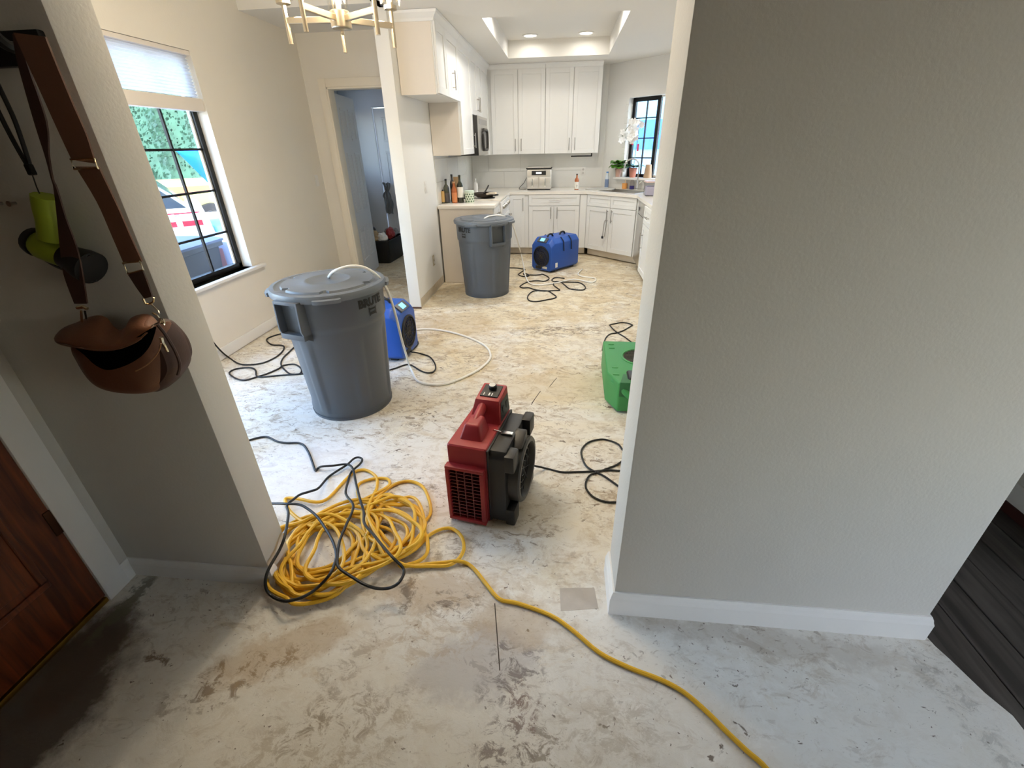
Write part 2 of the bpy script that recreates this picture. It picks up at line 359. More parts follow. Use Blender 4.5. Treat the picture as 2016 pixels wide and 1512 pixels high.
# hall to the right of the near wall
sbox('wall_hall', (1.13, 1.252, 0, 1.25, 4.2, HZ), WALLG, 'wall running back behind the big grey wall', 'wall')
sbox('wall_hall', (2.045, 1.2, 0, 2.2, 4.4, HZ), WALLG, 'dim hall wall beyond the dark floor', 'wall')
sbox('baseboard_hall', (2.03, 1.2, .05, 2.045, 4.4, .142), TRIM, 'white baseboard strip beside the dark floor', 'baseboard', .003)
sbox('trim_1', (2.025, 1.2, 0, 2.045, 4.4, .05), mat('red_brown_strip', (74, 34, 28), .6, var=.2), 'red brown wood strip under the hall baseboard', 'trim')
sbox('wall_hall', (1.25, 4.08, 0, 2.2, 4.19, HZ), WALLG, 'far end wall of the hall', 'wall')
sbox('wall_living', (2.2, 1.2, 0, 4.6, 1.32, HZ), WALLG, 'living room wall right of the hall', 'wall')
# unseen rear walls, with a partition and a window added to shape the daylight
sbox('added_partition', (1.33, -3.1, 0, 1.45, .18, HZ), WALLG, 'added unseen partition shading the entry from the living room window', 'wall')  # added out of view to keep window light off the bag wall
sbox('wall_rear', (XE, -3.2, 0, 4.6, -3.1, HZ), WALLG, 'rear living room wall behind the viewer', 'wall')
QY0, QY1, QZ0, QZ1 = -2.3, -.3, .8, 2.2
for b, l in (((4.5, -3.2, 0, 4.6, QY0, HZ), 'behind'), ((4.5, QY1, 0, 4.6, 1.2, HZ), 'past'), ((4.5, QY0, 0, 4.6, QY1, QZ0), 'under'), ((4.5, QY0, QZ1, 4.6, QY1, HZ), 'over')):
    sbox('wall_living', b, WALLG, 'far right living room wall %s its added window' % l, 'wall')
wr = MB()
for y in (QY0, (QY0 + QY1) / 2 - .02, QY1 - .04): wr.box(4.52, y, QZ0, 4.58, y + .04, QZ1)
for z in (QZ0, QZ1 - .04): wr.box(4.52, QY0, z, 4.58, QY1, z + .04)
wr = struct(wr.build('added_window_3', BLACKM, smooth=False), 'added unseen living room window that lights the near wall', 'window')  # added out of view as the daylight source for the entry
MB().box(4.548, QY0 + .04, QZ0 + .04, 4.552, QY1 - .04, QZ1 - .04).build('pane', GLASS, wr, smooth=False)
sbox('ceiling', (XE - .1, -3.2, 2.6, 4.6, YW + .02, 2.7), CEIL, 'entry and living room ceiling', 'ceiling')
sbox('ceiling', (1.25, YW, 2.6, 4.6, 4.4, 2.7), CEIL, 'hall ceiling right of the near wall', 'ceiling')
# dining left wall with the window hole
WY0, WY1, WZ0, WZ1 = 2.75, 3.72, .60, 2.15; GY0, GY1, GZ = 1.34, 2.56, 2.05
for b, l in (((XL - .15, 1.2, 0, XL, GY0, HZ), 'before the added patio door'), ((XL - .15, GY1, 0, XL, WY0, HZ), 'between added patio door and window'), ((XL - .15, GY0, GZ, XL, GY1, HZ), 'above the added patio door'), ((XL - .15, WY1, 0, XL, 5.45, HZ), 'between dining window and laundry doorway'), ((XL - .15, WY0, 0, XL, WY1, WZ0), 'below the dining window'), ((XL - .15, WY0, WZ1, XL, WY1, HZ), 'above the dining window')):
    sbox('wall_left', b, WALL, 'cream dining wall ' + l, 'wall')
sbox('trim_2', (XL - .10, WY0 - .03, WZ0 - .025, XL + .045, WY1 + .14, WZ0), TRIM, 'white sill board under the dining window', 'window sill', .006)
pd = thing('added_door_4', 'added unseen glass patio door letting daylight into the dining room', 'door'); pd['kind'] = 'structure'  # added out of view to bring more daylight onto jamb and floor
MB().box(XL - .13, GY0, 0, XL - .07, GY0 + .05, GZ).box(XL - .13, GY1 - .05, 0, XL - .07, GY1, GZ).box(XL - .13, GY0, GZ - .05, XL - .07, GY1, GZ).box(XL - .13, GY0, 0, XL - .07, GY1, .05).box(XL - .125, 1.93, .05, XL - .075, 1.98, GZ - .05).build('frame', BLACKM, pd, smooth=False)
for y0, y1 in ((GY0 + .05, 1.93), (1.98, GY1 - .05)): MB().box(XL - .102, y0, .05, XL - .098, y1, GZ - .05).build('pane', GLASS, pd, smooth=False)
sbox('baseboard_left', (XL, 2.58, .012, XL + .014, 5.33, .10), TRIM, 'white baseboard along the cream dining wall', 'baseboard', .003)
# dining back wall with the laundry doorway
DX0, DX1, DT = -2.49, -1.70, 2.073
for b, l in (((XL, 5.33, 0, DX0, 5.45, HZ), 'left of the laundry doorway'), ((DX1, 5.33, 0, -1.57, 5.45, HZ), 'right of the laundry doorway'), ((DX0, 5.33, DT, DX1, 5.45, HZ), 'over the laundry doorway')):
    sbox('wall_back', b, WALL, 'cream dining back wall ' + l, 'wall')
cs = MB().box(DX0 - .075, 5.312, 0, DX0, 5.33, DT + .075).box(DX0, 5.312, DT, DX1, 5.33, DT + .075).box(DX1, 5.312, 0, DX1 + .075, 5.33, DT + .075)
cs.box(DX0 - .02, 5.318, 0, DX0 + .018, 5.46, DT).box(DX1 - .018, 5.318, 0, DX1, 5.46, DT).box(DX0, 5.318, DT - .018, DX1, 5.46, DT)
struct(cs.build('trim_3', mat('cream_trim', (236, 228, 212), .5), bevel=.003), 'cream casing around the dark laundry doorway', 'door frame')
# stub wall between dining and kitchen
sbox('wall_stub', (-1.57, 4.41, 0, XS, KB, HZ), KWALL, 'white stub wall with bare end between dining and kitchen', 'wall', .004)
RAW = mat('raw_drywall_edge', (196, 184, 164), .9, var=.25, varscale=20)
sbox('trim_4', (XS, 4.43, .012, XS + .003, 5.42, .10), RAW, 'dirty bare strip where the stub wall baseboard was removed', 'trim')
sbox('trim_5', (-1.575, 4.405, .0, -1.445, 4.41, .018), mat('rotten_edge', (88, 62, 46), .9, var=.4, varscale=40), 'dark damaged bottom edge of the stub wall end', 'trim')
# kitchen walls
sbox('wall_kitchen', (XS - .12, KB, 0, .60, KB + .12, HZ), KWALL, 'white kitchen back wall behind the air fryer', 'wall')
DA = Vector((.60, KB)); DD = Vector((1, -1)).normalized(); DN = Vector((1, 1)).normalized()
def dg(s, t, z):            # a point by distance along the diagonal wall, depth behind its face, height
    p = DA + DD * s + DN * t; return (p.x, p.y, z)
def dbox(mb, s0, s1, t0, t1, z0, z1):
    return mb.add([dg(s0, t0, z0), dg(s1, t0, z0), dg(s1, t1, z0), dg(s0, t1, z0), dg(s0, t0, z1), dg(s1, t0, z1), dg(s1, t1, z1), dg(s0, t1, z1)], [(0, 3, 2, 1), (4, 5, 6, 7), (0, 1, 5, 4), (1, 2, 6, 5), (2, 3, 7, 6), (3, 0, 4, 7)])
KS0, KS1, KZ0, KZ1 = .40, 1.36, 1.06, 2.06
for (a, b, z0, z1), l in (((-.05, KS0, 0, HZ), 'left of'), ((KS1, 1.50, 0, HZ), 'right of'), ((KS0, KS1, 0, KZ0), 'under'), ((KS0, KS1, KZ1, HZ), 'over')):
    struct(dbox(MB(), a, b, 0, .14, z0, z1).build('wall_diagonal', KWALL, smooth=False), 'diagonal kitchen wall %s the sink window' % l, 'wall')
sbox('wall_right', (1.62, 4.2, 0, 1.74, 6.78, HZ), KWALL, 'kitchen right wall behind the dishwasher run', 'wall')
sbox('wall_right', (1.13, 4.2, 0, 1.74, 4.32, HZ), KWALL, 'short kitchen return wall', 'wall')
# ceilings
TX0, TX1, TY0, TY1, TZ = -.755, .518, 4.90, 6.98, 2.675
ck = MB().box(-1.5, 1.2, CZ, TX0, KB + .1, CZ + .06).box(TX1, 1.2, CZ, 1.75, KB + .1, CZ + .06).box(TX0, 1.2, CZ, TX1, TY0, CZ + .06).box(TX0, TY1, CZ, TX1, KB + .1, CZ + .06)
ck.box(TX0 - .05, TY0 - .05, CZ + .06, TX0, TY1 + .05, TZ).box(TX1, TY0 - .05, CZ + .06, TX1 + .05, TY1 + .05, TZ).box(TX0, TY0 - .05, CZ + .06, TX1, TY0, TZ).box(TX0, TY1, CZ + .06, TX1, TY1 + .05, TZ)
ck.box(TX0 - .05, TY0 - .05, TZ, TX1 + .05, TY1 + .05, TZ + .05)
struct(ck.build('ceiling', CEIL, smooth=False), 'white kitchen ceiling with a recessed tray', 'ceiling')
sbox('ceiling', (XL - .1, 4.60, DZ, -1.57, 5.4, DZ + .06), CEIL, 'low strip of ceiling in front of the laundry doorway', 'ceiling')
sbox('ceiling', (XL - .15, 1.1, HZ, -1.4, 4.45, HZ + .1), CEIL, 'raised dining ceiling above the chandelier', 'ceiling')
sbox('wall_soffit', (XL - .02, 4.45, DZ, -1.57, 4.60, HZ + .12), CEIL, 'upright band where the dining ceiling rises', 'wall')
sbox('wall_soffit', (-1.5, 1.2, CZ, -1.44, 4.45, HZ + .1), CEIL, 'upright band between raised dining ceiling and kitchen', 'wall')
sbox('ceiling', (-4.6, 5.4, 2.45, -1.5, 8.1, 2.52), CEIL, 'laundry room ceiling', 'ceiling')
# laundry room shell
LG = mat('laundry_wall_paint', (206, 208, 212), .7, bump=.2, scale=90)
for b, l in (((-3.45, 5.45, 0, -3.35, 6.3, 2.5), 'before'), ((-3.45, 7.1, 0, -3.35, 8.0, 2.5), 'past'), ((-3.45, 6.3, 0, -3.35, 7.1, 1.25), 'under'), ((-3.45, 6.3, 2.05, -3.35, 7.1, 2.5), 'over')):
    sbox('wall_laundry', b, LG, 'left laundry room wall %s its small added window' % l, 'wall')
lw = struct(MB().box(-3.43, 6.3, 1.25, -3.39, 6.34, 2.05).box(-3.43, 7.06, 1.25, -3.39, 7.1, 2.05).box(-3.43, 6.3, 1.25, -3.39, 7.1, 1.29).box(-3.43, 6.3, 2.01, -3.39, 7.1, 2.05).build('added_window_4', TRIM, smooth=False), 'small added laundry window, unseen behind the open door, lighting the room', 'window')  # added out of view to lift the dark laundry with daylight
MB().box(-3.412, 6.34, 1.29, -3.408, 7.06, 2.01).build('pane', GLASS, lw, smooth=False)
sbox('wall_laundry', (-3.45, 7.5, 0, -2.87, 7.62, 2.5), LG, 'laundry back wall left of the white door', 'wall')
sbox('wall_laundry', (-2.87, 7.5, 2.04, -1.5, 7.62, 2.5), LG, 'laundry back wall over the white door', 'wall')
sbox('wall_laundry', (-2.05, 7.5, 0, -1.5, 7.62, 2.04), LG, 'laundry back wall right of the white door', 'wall')
sbox('wall_laundry', (-3.45, 5.36, 0, XL - .1, 5.45, 2.5), LG, 'laundry wall beside the doorway', 'wall')
def panel_door(name, wd, h, th, m, label, cols=2, rows=((.22, .62), (.80, 1.45), (1.58, 1.90)), kind='structure'):
    t = thing(name, label, 'door'); t['kind'] = kind
    MB().box(0, 0, 0, wd, th, h).build('slab', m, t, bevel=.002, seg=1)
    mg = .11; cw = (wd - mg * (cols + 1)) / cols
    for c in range(cols):
        for z0, z1 in rows:
            x0 = mg + c * (cw + mg)
            for y, s in ((0, -1), (th, 1)):
                p = MB(); fr = .022
                p.box(x0, y, z0, x0 + cw, y + s * .010, z0 + fr).box(x0, y, z1 - fr, x0 + cw, y + s * .010, z1).box(x0, y, z0 + fr, x0 + fr, y + s * .006, z1 - fr).box(x0 + cw - fr, y, z0 + fr, x0 + cw, y + s * .006, z1 - fr)
                p.box(x0 + .05, y, z0 + .05, x0 + cw - .05, y + s * .005, z1 - .05)
                p.build('raised_panel', m, t, bevel=.003, seg=1)
    return t
WD = mat('white_door_paint', (214, 216, 220), .45)
d = panel_door('door_2', .76, 2.03, .036, WD, 'white panelled laundry door standing open'); d.location = (-2.49, 5.47, .01); d.rotation_euler = (0, 0, R(98))
d = panel_door('door_3', .80, 2.02, .04, WD, 'closed white door at the back of the laundry room'); d.location = (-2.86, 7.53, .01)
kn = MB().lathe([(.012, 0), (.012, .03), (.028, .035), (.03, .055), (.018, .066)], 16, (.065, 0, .93), (0, -1, 0)).build('knob', STEEL, d)
# entry door in the left wall
ed = panel_door('door_1', .915, 2.03, .045, DOORW, 'dark mahogany front door with raised panels at lower left', rows=((.20, .80), (1.0, 1.85)))
ed.location = (XE - .035, .945, .03); ed.rotation_euler = (0, 0, R(-90))
for z in (.33, 1.05, 1.8):
    MB().box(-.022, .036, z, .022, .0495, z + .10).build('hinge', mat('dark_bronze', (70, 42, 26), .4, .8), ed, bevel=.002)
cs = MB().box(XE, .945, 0, XE + .018, 1.03, 2.12).box(XE, -.05, 2.04, XE + .018, 1.03, 2.12).box(XE, -.05, 0, XE + .018, .03, 2.12).box(XE - .1, .945, 0, XE, .955, 2.05)
struct(cs.build('trim_6', TRIM, bevel=.004), 'white casing beside the mahogany front door', 'door frame')
th_ = thing('trim_7', 'worn brass threshold under the front door', 'threshold', (0, 0, 0)); th_['kind'] = 'structure'
BRASS = mat('worn_brass', (176, 140, 62), .38, 1.0, var=.2, varscale=40)
MB().box(XE - .06, .03, 0, XE + .012, .945, .022).build('saddle', BRASS, th_, bevel=.005)
MB().box(XE - .022, .03, .022, XE - .012, .945, .032).build('sweep_ridge', mat('threshold_seal', (90, 74, 40), .6), th_, bevel=.002)
# baseboards on the near wall
def base_run(name, pts, h, th, label, m=TRIM):
    prof = [(0, 0), (th, 0), (th, h * .72), (th * .8, h * .8), (th * .65, h * .9), (th * .35, h), (0, h)]
    rings = []
    for i, p in enumerate(pts):
        p = Vector(p)
        n0 = (Vector(pts[i]) - Vector(pts[i - 1])).normalized() if i else None
        n1 = (Vector(pts[i + 1]) - Vector(pts[i])).normalized() if i < len(pts) - 1 else None
        a = n0 or n1; b = n1 or n0
        na = Vector((a.y, -a.x)); nb = Vector((b.y, -b.x)); nn = (na + nb); nn = nn / (nn.dot(na))
        rings.append([(p.x + nn.x * o, p.y + nn.y * o, z) for o, z in prof])
    return struct(MB().loft(rings).build(name, m, smooth=False), label, 'baseboard')
base_run('baseboard_right', [(.227, 1.252), (.227, YW), (1.25, YW), (1.25, 1.252)][::1], .105, .016, 'white baseboard wrapping the big grey wall')
base_run('baseboard_front', [(XE + .001, 1.03), (XE + .001, YW), (-1.08, YW), (-1.08, 1.10)], .085, .014, 'white baseboard under the hanging bag wrapping to the jamb')
# dining window
win = thing('window_1', 'dark framed multi pane dining window on the left wall', 'window'); win['kind'] = 'structure'
FX0, FX1 = XL - .135, XL - .085
MB().box(FX0, WY0, WZ0, FX1, WY1, WZ0 + .04).box(FX0, WY0, WZ1 - .04, FX1, WY1, WZ1).box(FX0, WY0, WZ0, FX1, WY0 + .04, WZ1).box(FX0, WY1 - .045, WZ0, FX1, WY1, WZ1).build('frame', BLACKM, win, bevel=.003)
ys = [3.68 - .302 * k for k in range(4)]; zs = [.625, .905, 1.225, 1.52, 1.82, 2.12]
mun = MB()
for y in ys[1:3]: MB().box(FX0 + .02, y - .008, WZ0 + .03, FX1 - .012, y + .008, WZ1 - .03).build('muntin', BLACKM, win, smooth=False)
for z in zs[1:5]: MB().box(FX0 + .021, WY0 + .03, z - .008, FX1 - .013, WY1 - .04, z + .008).build('muntin', BLACKM, win, smooth=False)
for i in range(3):
    for j in range(5):
        MB().box(FX0 + .028, max(ys[i + 1], WY0 + .03) + .006, zs[j] + .006, FX0 + .031, ys[i] - .006, zs[j + 1] - .006).build('pane', GLASS, win, smooth=False)
MB().box(FX0 + .012, WY1 - .062, WZ0 + .04, FX1 - .02, WY1 - .046, WZ1 - .04).build('white_channel', TRIM, win, smooth=False)
# cellular blind, half lowered
bl = thing('cellular_blind', 'white pleated shade drawn down over the top of the dining window', 'blind', (0, 0, 0))
BLM = mat('blind_fabric', (238, 238, 240), .8, trans=0.0)
BLM.node_tree.nodes['Principled BSDF'].inputs['Subsurface Weight'].default_value = 0
def blind_mat():
    m = bpy.data.materials.new('translucent_blind'); m.use_nodes = True; n = m.node_tree.nodes; L = m.node_tree.links; n.clear()
    o = n.new('ShaderNodeOutputMaterial'); d_ = n.new('ShaderNodeBsdfDiffuse'); t = n.new('ShaderNodeBsdfTranslucent'); mx = n.new('ShaderNodeMixShader')
    d_.inputs[0].default_value = (.86, .86, .86, 1); t.inputs[0].default_value = (.62, .68, .78, 1); mx.inputs[0].default_value = .35
    L.new(d_.outputs[0], mx.inputs[1]); L.new(t.outputs[0], mx.inputs[2]); L.new(mx.outputs[0], o.inputs[0]); return m
BT = blind_mat()
pl = []; z = 2.125; k = 0
while z > 1.855:
    pl.append((XL - .045 + (.013 if k % 2 else -.006), z)); z -= .0098; k += 1
rings = [[(x, y, zz) for x, zz in pl] for y in (WY0 + .01, WY1 - .005)]
MB().loft(rings, False, False).build('pleated_fabric', BT, bl, smooth=False)
MB().box(XL - .06, WY0 + .01, 2.12, XL - .005, WY1 - .003, 2.148).build('head_rail', CABSIDE, bl, bevel=.003)
MB().box(XL - .075, WY0 + .01, 1.772, XL - .012, WY1 - .003, 1.856).build('bottom_rail', CABSIDE, bl, bevel=.004)
# sink window in the diagonal wall: a casement standing beside an open screen side
kw = thing('window_2', 'black framed sink window in the diagonal kitchen wall', 'window'); kw['kind'] = 'structure'
def dpart(name, m, *bs, parent=kw, bevel=0.0):
    q = MB()
    for b in bs: dbox(q, *b)
    return q.build(name, m, parent, bevel=bevel, smooth=bool(bevel))
SP = .83
dpart('frame', BLACKM, (KS0, KS0 + .045, .09, .13, KZ0, KZ1), (SP - .025, SP + .025, .09, .13, KZ0, KZ1), (KS0, SP, .09, .13, KZ1 - .05, KZ1), (KS0, SP, .09, .13, KZ0, KZ0 + .04))
dpart('frame', WHITEPL, (SP + .025, KS1, .10, .13, KZ1 - .02, KZ1), (SP + .025, KS1, .10, .13, KZ0, KZ0 + .03), (KS1 - .03, KS1, .10, .13, KZ0, KZ1))
dpart('muntin', BLACKM, (.625, .64, .10, .12, KZ0, KZ1))
for z in (1.31, 1.56, 1.81): dpart('muntin', BLACKM, (KS0 + .04, SP - .02, .10, .12, z - .007, z + .007))
for a, b in ((KS0 + .045, .625), (.64, SP - .025)):
    for z0, z1 in ((KZ0 + .04, 1.303), (1.317, 1.553), (1.567, 1.803), (1.817, KZ1 - .05)): dpart('pane', GLASS, (a, b, .108, .111, z0, z1))
dpart('pane', GLASS, (SP + .026, KS1 - .03, .112, .115, KZ0 + .03, KZ1 - .02))
struct(dbox(MB(), KS0 - .10, KS1 + .04, -.10, .10, KZ0 - .03, KZ0).build('trim_8', TRIM, bevel=.004), 'white sill ledge under the sink window', 'window sill')
tl = thing('trim_9', 'stack of small white edge tiles left of the sink window', 'tile trim'); tl['kind'] = 'structure'
TILE = mat('white_glazed_tile', (236, 236, 232), .12)
for k in range(13):
    dbox(MB(), KS0 - .055, KS0, -.008, .10, KZ0 + .002 + k * .0765, KZ0 + .0725 + k * .0765).build('tile', TILE, tl, bevel=.003, seg=1)
# white marbled backsplash slabs
bs = thing('wall_backsplash', 'large white backsplash tiles behind the kitchen counter', 'backsplash'); bs['kind'] = 'structure'
for k in range(4):
    for j in range(2):
        x0 = XS + .004 + k * .51 - (.25 if j else 0); x1 = min(x0 + .506, .60); x0 = max(x0, XS + .004)
        MB().box(x0, KB - .009, .906 + j * .24, x1, KB - .001, .906 + j * .24 + .236).build('tile', TILE, bs, smooth=False)
for k in range(3):
    for j in range(2):
        y0 = 5.46 + k * .6; MB().box(XS + .001, y0, .906 + j * .24, XS + .009, min(y0 + .596, KB - .01), .906 + j * .24 + .236).build('tile', TILE, bs, smooth=False)

# ================================================================== KITCHEN
def shaker(w_, h, rail=.058, th=.019, m=CAB):
    b = MB()
    b.box(0, -th, 0, rail, 0, h).box(w_ - rail, -th, 0, w_, 0, h).box(rail, -th, 0, w_ - rail, 0, rail).box(rail, -th, h - rail, w_ - rail, 0, h)
    b.box(rail, -th + .009, rail, w_ - rail, 0, h - rail)
    return b
def pull(length, horiz=False):
    b = MB(); r = .0055; y = -.019 - .030
    if horiz:
        b.tube([(-length / 2, y, 0), (length / 2, y, 0)], r, 8)
        for s in (-.36, .36): b.tube([(s * length, -.019, 0), (s * length, y, 0)], .0045, 6)
    else:
        b.tube([(0, y, -length / 2), (0, y, length / 2)], r, 8)
        for s in (-.36, .36): b.tube([(0, -.019, s * length), (0, y, s * length)], .0045, 6)
    return b
def front(t, kind, x0, z0, x1, z1, hx=None, hz=None, hl=.16, rail=.058, handle=True):
    d_ = shaker(x1 - x0, z1 - z0, rail).build(kind, CAB, t, bevel=.0015, seg=1)
    d_.location = (x0, -.001, z0)
    if handle:
        h = pull(hl, kind == 'drawer').build('handle', STEEL, d_)
        h.location = ((hx if hx is not None else (x1 - x0) / 2), 0, (hz if hz is not None else (z1 - z0) / 2))
    return d_
def wall_cab(label, loc, rot, w_, dp, z0, z1, doors, side=None, crown=True, ret=False, hz=.12):
    t = thing('wall_cabinet', label, 'cabinet', (loc[0], loc[1], 0), rot, 'white wall cabinets')
    MB().box(0, 0, z0, w_, dp, z1).build('body', CAB, t, bevel=.001, seg=1)
    if side: MB().box(-.004, .012, z0 - .004, -.0005, dp, z1).build('end_panel', CABSIDE, t, smooth=False)
    for x0, x1, hx in doors: front(t, 'door', x0 + .002, z0 + .003, x1 - .002, z1 - .004, hx or None, hz, handle=hx is not False)
    if crown:
        pr = [(0, z1 - .012), (-.014, z1 - .012), (-.02, z1 + .006), (-.05, z1 + .038), (-.055, CZ - .002), (0, CZ - .002)]
        def ring(x, k): return [((x if k is None else x + o * k), o, z) for o, z in pr]
        if ret:
            rings = [[(o, dp, z) for o, z in pr], [(o, o, z) for o, z in pr], [(w_, o, z) for o, z in pr]]
        else: rings = [[(0, o, z) for o, z in pr], [(w_, o, z) for o, z in pr]]
        MB().loft(rings).build('crown_moulding', CAB, t, smooth=False)
        MB().box(0, 0, z1, w_, dp, CZ - .003).build('filler', CAB, t, smooth=False)
    return t
UX = -1.12; UT = 2.432
wall_cab('short white wall cabinet nearest the stub wall end, beige end panel', (UX, 4.555), R(90), .885, .325, 1.915, UT, [(0, .355, False), (.36, .885, .19)], side=True, ret=True, hz=.15)
wall_cab('tall white wall cabinet left of the microwave', (UX, 5.445), R(90), .665, .325, 1.42, UT, [(0, .665, .62)], side=True, hz=.14)
wall_cab('white wall cabinet above the microwave', (UX, 6.115), R(90), .765, .325, 1.835, UT, [(0, .38, .34), (.385, .765, .04)])
wall_cab('white corner wall cabinet between microwave and back row', (UX, 6.885), R(90), .563, .325, 1.385, UT, [(0, .53, .05)])
wall_cab('white double wall cabinet above the air fryer', (-1.12, 7.45), 0, .83, .325, 1.385, UT, [(.055, .44, .345), (.445, .83, .04)])
wall_cab('white double wall cabinet above the black towel bar', (-.288, 7.45), 0, .777, .325, 1.385, UT, [(.0, .388, .35), (.392, .777, .04)])
t = thing('microwave', 'stainless over range microwave with black side and bow handle', 'microwave', (-1.045, 6.12, 1.40), R(90))
MB().box(0, .006, 0, .755, .39, .43).build('housing', BLACKP, t, bevel=.004)
MB().box(.003, 0, .002, .752, .006, .428).build('front_panel', STAIN, t, bevel=.002, seg=1)
def rrect(x0, z0, x1, z1, r_, y):
    o_ = []
    for cx, cz, a0_ in ((x1 - r_, z1 - r_, 0), (x0 + r_, z1 - r_, 90), (x0 + r_, z0 + r_, 180), (x1 - r_, z0 + r_, 270)):
        for k in range(5): a = R(a0_ + 22.5 * k); o_.append((cx + r_ * math.cos(a), y, cz + r_ * math.sin(a)))
    return o_
MB().tube(rrect(.30, .06, .66, .29, .06, -.012), .016, 8, closed=True).build('window_frame', mat('dark_handle', (58, 56, 55), .35, .6), t)
MB().box(.30, -.004, .06, .66, 0, .29).build('door_glass', mat('grey_oven_glass', (150, 146, 142), .2, .5), t, bevel=.002, seg=1)
MB().box(.10, -.003, .34, .70, 0, .40).build('keypad', mat('grey_keypad', (150, 148, 146), .4), t, bevel=.001, seg=1)
# base cabinets
def base_cab(label, loc, rot, w_, dp, fronts, side=False, top=.866):
    t = thing('base_cabinet', label, 'cabinet', (loc[0], loc[1], 0), rot, 'white base cabinets')
    MB().box(0, 0, .11, w_, dp, top).build('body', CAB, t, bevel=.001, seg=1)
    MB().box(0, .07, .012, w_, dp - .02, .11).build('toe_kick', mat('toe_kick_board', (226, 216, 200), .5), t, smooth=False)
    if side: MB().box(-.016, -.0, .006, -.001, dp, top).build('end_panel', CABSIDE, t, bevel=.001, seg=1)
    for f in fronts: front(t, *f)
    return t
BY = 7.05
base_cab('narrow white base cabinet in the back left kitchen corner', (-.80, BY), 0, .30, .70, [('door', .015, .115, .245, .862, .205, .62, .18)])
base_cab('white base cabinet with one drawer over two doors below the air fryer', (-.498, BY), 0, .745, .70,
         [('drawer', .003, .715, .742, .862, None, None, .16, .045), ('door', .003, .115, .369, .708, .325, .50, .16), ('door', .374, .115, .742, .708, .045, .50, .16)])
base_cab('plain white filler cabinet left of the sink base', (.249, BY), 0, .105, .55, [('panel', .004, .115, .10, .862, None, None, .1, .002, False)])
sk = base_cab('diagonal white sink cabinet with two false drawers over two doors', (.352, 7.052), R(-45), .905, .60,
         [('drawer', .02, .715, .448, .862, None, None, .1, .045, False), ('drawer', .454, .715, .885, .862, None, None, .1, .045, False), ('door', .02, .115, .448, .708, .40, .49, .17), ('door', .454, .115, .885, .708, .045, .49, .17)])
RX = .985
base_cab('white base cabinet end panel beside the kitchen range', (-.80, 5.436), R(90), .47, .63, [('drawer', .003, .715, .467, .862, None, None, .14, .045), ('door', .003, .115, .467, .708, .42, .5, .16)], side=True)
base_cab('white corner base cabinet between range and back row', (-.80, 6.675), R(90), .375, .63, [('panel', .003, .115, .37, .862, None, None, .1, .05, False)])
base_cab('white drawer cabinet at right edge behind the bright jamb', (RX - .02, 5.655), R(-90), .62, .60, [('drawer', .003, .67, .617, .862, None, None, .18, .05), ('door', .003, .115, .617, .664, .10, .36, .2)])
base_cab('white base cabinet hidden behind the right jamb', (RX - .02, 5.03), R(-90), .70, .60, [('door', .003, .115, .348, .862, .30, .5, .16), ('door', .353, .115, .697, .862, .05, .5, .16)])
t = thing('dishwasher', 'stainless dishwasher between sink cabinet and drawer cabinet', 'dishwasher', (RX + .005, 6.29, 0), R(-90))
MB().box(0, .02, .10, .60, .58, .866).build('tub', BLACKP, t, smooth=False)
MB().box(.004, -.02, .12, .596, .02, .70).build('door', STAIN, t, bevel=.004)
MB().box(.004, -.02, .705, .596, .02, .862).build('control_panel', STAIN, t, bevel=.004)
MB().box(0, .06, .0, .60, .10, .11).build('toe_plate', mat('grey_toe_plate', (128, 122, 114), .4, .6), t, smooth=False)
h = []
for k in range(24):
    a = 2 * math.pi * k / 24; h.append((.0016 * 16 * math.sin(a) ** 3, .0016 * (13 * math.cos(a) - 5 * math.cos(2 * a) - 2 * math.cos(3 * a) - math.cos(4 * a))))
hm = MB().prism(h, -.004, 0, 'y').build('heart_magnet', mat('dark_grey_magnet', (70, 64, 62), .5)); tag(hm, 'small dark heart shaped magnet on the dishwasher', 'magnet')
hm.location = (RX - .017, 6.16, .77); hm.rotation_euler = (0, 0, R(-90))
# worktops
TOPT = .905
wt = MB().box(XS + .012, 5.395, .868, -.772, 5.906, TOPT).build('worktop', QUARTZ, bevel=.003); tag(wt, 'short cream worktop under the dark bottles', 'worktop')
wp = MB().prism([(XS + .012, 6.672), (-.772, 6.672), (-.772, 7.022), (.332, 7.022), (.958, 6.388), (.958, 4.335), (1.608, 4.335), (1.608, 6.745), (.588, KB - .012), (XS + .012, KB - .012)], .868, TOPT)
wt2 = wp.build('worktop', QUARTZ, smooth=False)
tag(wt2, 'long white quartz worktop around the back and sink corner', 'worktop')
SC = Vector((.86, 6.97)); SM = Matrix.Translation((SC.x, SC.y, 0)) @ Matrix.Rotation(R(-45), 4, 'Z')
cut = MB().box(-.33, -.19, .8, .33, .19, 1.0).xf(SM).build('cut', QUARTZ, smooth=False)
bo = wt2.modifiers.new('sink_hole', 'BOOLEAN'); bo.operation = 'DIFFERENCE'; bo.object = cut; bo.solver = 'EXACT'
bpy.context.view_layer.update()
nm = bpy.data.meshes.new_from_object(wt2.evaluated_get(bpy.context.evaluated_depsgraph_get()))
wt2.modifiers.clear(); wt2.data = nm; bpy.data.objects.remove(cut)
t = thing('sink', 'dark stainless sink basin set into the white worktop', 'sink', (SC.x, SC.y, 0), R(-45))
MB().box(-.345, -.205, .866, .345, -.186, .9065).box(-.345, .186, .866, .345, .205, .9065).box(-.345, -.186, .866, -.326, .186, .9065).box(.326, -.186, .866, .345, .186, .9065).build('rim', STAIN, t, bevel=.001, seg=1)
